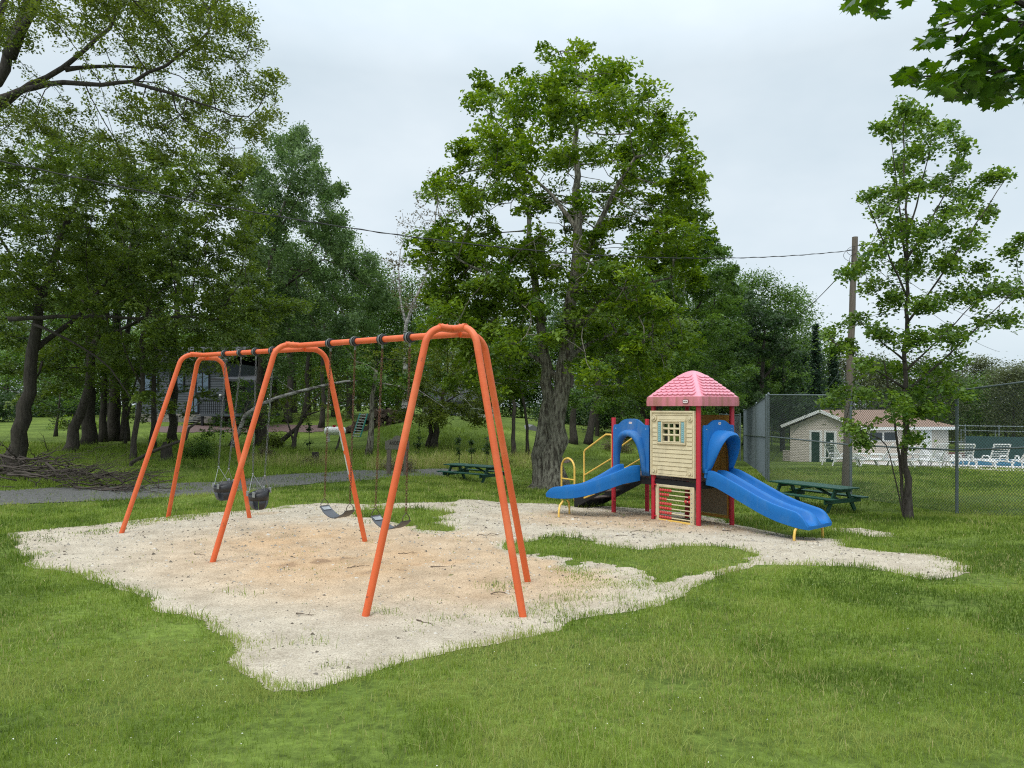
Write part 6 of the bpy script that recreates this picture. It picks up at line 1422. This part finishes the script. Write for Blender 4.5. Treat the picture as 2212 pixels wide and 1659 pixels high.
# ------------------------------------------------------------------ wooden sign
sg = G(838, 25); t = thing('wooden_sign', sg, 'weathered wooden sign with carved lettering on two posts by the track', 'sign'); ks = 25/F
def sp(px, py, dy=0): q = P(px,py,25); return Vector((q.x, q.y+dy, q.z))
for px, w_ in ((839,11),(875,9)): 
    a = G(px,25); MB().beam(a-up(.2)+Vector((0,.06,0)), sp(px+1,962)+Vector((0,.06,0)), w_*ks*.8, w_*ks*.9, (0,1,0)).build('post', M['wood_grey'], t, bevel=.01)
out_l = [(832,971),(884,971),(884,953),(872,949)]+[(858+10*math.cos(q),949-8*math.sin(q)) for q in np.linspace(0,math.pi,9)]+[(844,949),(832,953)]
bd = MB().prism([sp(x,y,-.03) for x,y in out_l], (0,.06,0)).build('board', M['sign_wood'], t, bevel=.006)
def board_text(txt, px, py, size, par):
    cu = bpy.data.curves.new('lettering', 'FONT'); cu.body = txt; cu.size = size; cu.align_x = 'CENTER'; cu.align_y = 'CENTER'; cu.extrude = .004; cu.materials.append(M['ink'])
    o = text_mesh(cu, par); q = sp(px,py,-.036)-ORG[t]
    o.matrix_local = Matrix.Translation(q) @ Matrix.Rotation(math.pi/2,4,'X') @ Matrix.Diagonal((.80,1.25,1,1))
board_text('ANDERSON', 861, 957, .15, bd)
for px in (840,864): MB().ball(sp(px,968.5,-.035), .014, 8).build('bolt', M['ink'], bd, True)

# ------------------------------------------------------------------ stump, brush pile, fallen birch, shrubs, twigs
st_ = G(359, 27.5); t = thing('tree_stump', st_, 'jagged rotten tree stump on the grass behind the track', 'stump'); rg = np.random.default_rng(6); n_ = 18; rings = []
for h, r_ in ((-.15,.30),(.0,.27),(.15,.22),(.32,.20),(.45,.19)):
    rings.append([st_+Vector((r_*math.cos(q)*(1+.12*math.sin(3*q+h*3)), r_*math.sin(q), h+(rg.uniform(-.06,.30) if h > .4 else 0)+(.18*math.cos(q) if h > .4 else 0))) for q in np.linspace(0,2*math.pi,n_,endpoint=False)])
MB().loft(rings).build('stump', M['bark_dark'], t, True, angle=0)
def branchy(mb, a, b, r0, rg, depth=2, kids=4):
    a, b = Vector(a), Vector(b); n = 6; ln = (b-a).length; pts = [a.lerp(b,i/n)+Vector(rg.normal(0,.03,3))*ln*(1 if 0 < i else 0) for i in range(n+1)]
    mb.tube(pts, [r0*(1-.75*i/n) for i in range(n+1)], 5 if r0 < .02 else 7)
    if depth > 0:
        for _ in range(kids):
            q = rg.uniform(.25,.95); p = a.lerp(b,q); d_ = (b-a).normalized()+Vector(rg.normal(0,.55,3)); d_.z *= .6; branchy(mb, p, p+d_.normalized()*ln*rg.uniform(.25,.5), r0*.45, rg, depth-1, kids)
bp_o = G(70, 20); t = thing('brush_pile', bp_o, 'heap of dead grey branches at the left edge beyond the track', 'brush pile'); rg = np.random.default_rng(9); k = MB()
for i in range(85):
    px = rg.uniform(-120,240); d_ = rg.uniform(18.2,21.5); a = G(px,d_); a.z += rg.uniform(.02,.55)*(1-max(0,(px-60)/200))
    an = rg.normal(0,.45)+(math.pi if rg.uniform() < .4 else 0); L0 = rg.uniform(1.0,2.6); b = a+Vector((math.cos(an)*L0, math.sin(an)*L0*.5, rg.normal(.0,.14))); b.z = max(b.z, g1(b.x,b.y)+.04)
    branchy(k, a, b, rg.uniform(.012,.034), rg, 2, 4)
for pa, pb, r_ in ((P(-60,975,20.2),P(110,1000,19.6),.06),(P(100,1000,19.6),P(260,1038,19),.04),(P(20,1010,20),P(130,965,20),.03)): branchy(k, pa, pb, r_, rg, 2, 5)
k.build('branches', M['deadwood'], t, True, angle=0)
k = MB(); q = [P(283,1000,24),P(330,975,24),P(370,960,24),P(402,948,24),P(408,925,24),P(432,908,24)]; fb = thing('fallen_branch', G(300,24), 'dark fallen branch curving up behind the leftmost orange leg', 'fallen branch')
k.tube([q[0]-up(.1)]+q, [.07,.065,.06,.055,.05,.045,.03], 8); k.build('limb', M['bark_dark'], fb, True)
fbi = thing('fallen_birch', G(520,33), 'pale bent birch trunk arching over the bank behind the middle swing frame', 'fallen tree'); k = MB()
k.tube([P(500,975,33)]+[P(x,y,33+o_) for x,y,o_ in ((530,897,0),(560,876,.1),(600,859,.2),(650,845,.3),(700,833,.4),(745,824,.5),(790,823,.6),(850,832,.7),(900,840,.8))], [.10,.10,.095,.09,.08,.07,.055,.04,.025,.012], 9)
for a, b in (((745,824,33.5),(800,812,33.8)),((850,832,33.7),(920,855,33.8)),((900,840,33.8),(960,880,33.9)),((640,848,33.3),(600,820,33.3)),((990,845,33.9),(1020,880,34))): k.tube([P(*a),P(*b)], [.02,.008], 5)
k.build('trunk', M['bark_birch'], fbi, True)
def shrub(px, py, d, w_, h_, label, lm, n, seed, leaf=.07):
    rng = np.random.default_rng(seed); g = G(px,d); t = thing('shrub', g, label, 'shrub'); wx, hz = w_/F*d, h_/F*d; nc = n//30
    q = rng.normal(0,1,(nc,3)); q /= np.linalg.norm(q,axis=1)[:,None]; q[:,2] = np.abs(q[:,2]); q *= rng.uniform(.4,1,nc)[:,None]; c = np.array(g)+q*np.array([wx,wx*.8,hz])
    k = MB()
    for p in c[::max(1,nc//24)]: k.tube([g-up(.05), g.lerp(Vector(p),.5)+up(.08), Vector(p)], [.018,.012,.004], 4)
    k.build('stems', M['twig'], t)
    cc = np.repeat(c,30,0)+rng.normal(0,.09*d/25,(nc*30,3)); v = leaf_quads(cc, leaf*d/25, leaf*.5*d/25, rng); o = np.arange(len(cc))[:,None]*4
    np_mesh('foliage', v, np.concatenate([o,o+1,o+2,o+3],1), lm, t, tint=np.clip(rng.normal(.45,.22,len(cc)),0,1), org=ORG[t])
shrub(432,985,28,38,50,'dark green bush beside the stump behind the swing legs', MID, 3600, 51)
shrub(565,1000,29,40,22,'low brown brambles behind the bucket swings', BROWN, 1500, 52)
shrub(860,1015,27,60,20,'low brown dead weeds around the foot of the wooden sign', BROWN, 1500, 53)
shrub(1090,1000,33,30,22,'low scrub in front of the tarpaulin shelter', OLIVE, 1200, 54)
shrub(1330,950,44,40,26,'rusty brown bush in the shade behind the yellow handrail', BROWN, 1500, 55)
shrub(160,925,44,60,22,'fresh green bushes across the lane at the far left', FRESH, 2200, 56)
shrub(590,965,34,30,40,'grey green bush under the fallen birch', OLIVE, 1500, 57)
shrub(670,1005,27,30,14,'scrubby weeds by the cut log behind the belt swing', BROWN, 900, 58)
cl = G(681, 28); t = thing('cut_log', cl, 'short upright brown log standing on the bank', 'log'); MB().tube([cl-up(.05), cl+up(.42)], .14, 12).build('log', M['bark_dark'], t, True)
rg = np.random.default_rng(15); ntw = 0
for px, py in [(1215,1135),(1300,1120),(1290,1145),(1365,1150),(1330,1160),(1390,1128),(1240,1120),(1420,1140),(1180,1140),(1560,1150),(1250,1160),(700,1100),(860,1200),(930,1230),(640,1330),(900,1345),(750,1230),(1030,1160),(420,1200),(1060,1290)]:
    g = ghit(px,py); a = Vector((g[0],g[1],g1(*g)+.012+float(rel_at(np.array([g[0]]),np.array([g[1]]))[0]))); an = rg.normal(0,.5); L0 = rg.uniform(.12,.42); k = MB(); b = a+Vector((math.cos(an)*L0,math.sin(an)*L0,.004)); branchy(k, a, b, .007, rg, 1, 2)
    t = k.build('twig', M['twig']); tag(t, 'dry brown twig lying on the sand', 'twig', 'twigs scattered on the sand')
def clover():
    n = 900; d = (np.sqrt(3.2)+(np.sqrt(16)-np.sqrt(3.2))*RNG.uniform(0,1,n))**2; x = RNG.uniform(-1,1,n)*(.76*d+.4); k = (sf_at(x,d) < -.1) & (fnoise(x,d,1.2,3,66) > .46); x, d = x[k], d[k]; n = len(x)
    c = np.stack([x,d,gz(x,d)+RNG.uniform(.02,.05,n)],-1); v = leaf_quads(c, .009, .008, RNG, 2.0); o = np.arange(n)[:,None]*4
    tag(np_mesh('clover_flowers', v, np.concatenate([o,o+1,o+2,o+3],1), mat('clover_white', (.62,.62,.52), .8)), 'tiny white clover flowers dotted over the lawn', 'clover', kind='stuff')
clover()
# weeds growing in the sand
def weeds():
    X, Y, H = [], [], []
    for px, py, s, n in ((815,1326,.10,60),(850,1333,.06,20),(1085,1272,.16,130),(1190,1322,.22,240),(1110,1335,.10,50),(715,1448,.07,36),(500,1285,.10,20),(540,1290,.08,20),(975,1095,.08,30),(960,1345,.10,18),(1000,1340,.08,18),(1240,1298,.18,120),(1340,1300,.18,140),(1400,1270,.2,150),(270,1283,.12,60),(620,1392,.14,50),(690,1396,.1,30)):
        g = ghit(px,py); X.append(g[0]+RNG.normal(0,s,n)); Y.append(g[1]+RNG.normal(0,s*.8,n)); H.append(RNG.gamma(6,.010,n))
    X, Y, H = map(np.concatenate,(X,Y,H)); tag(blades('weeds', X, Y, H, .005*np.clip(Y/6,1,3)*np.ones(len(X)), np.clip(RNG.normal(.5,.2,len(X)),0,1), GRASS, .9), 'thin weeds and grass tufts growing in the sand', 'weeds', kind='stuff')
weeds()
print('LEAVES', NLEAF)
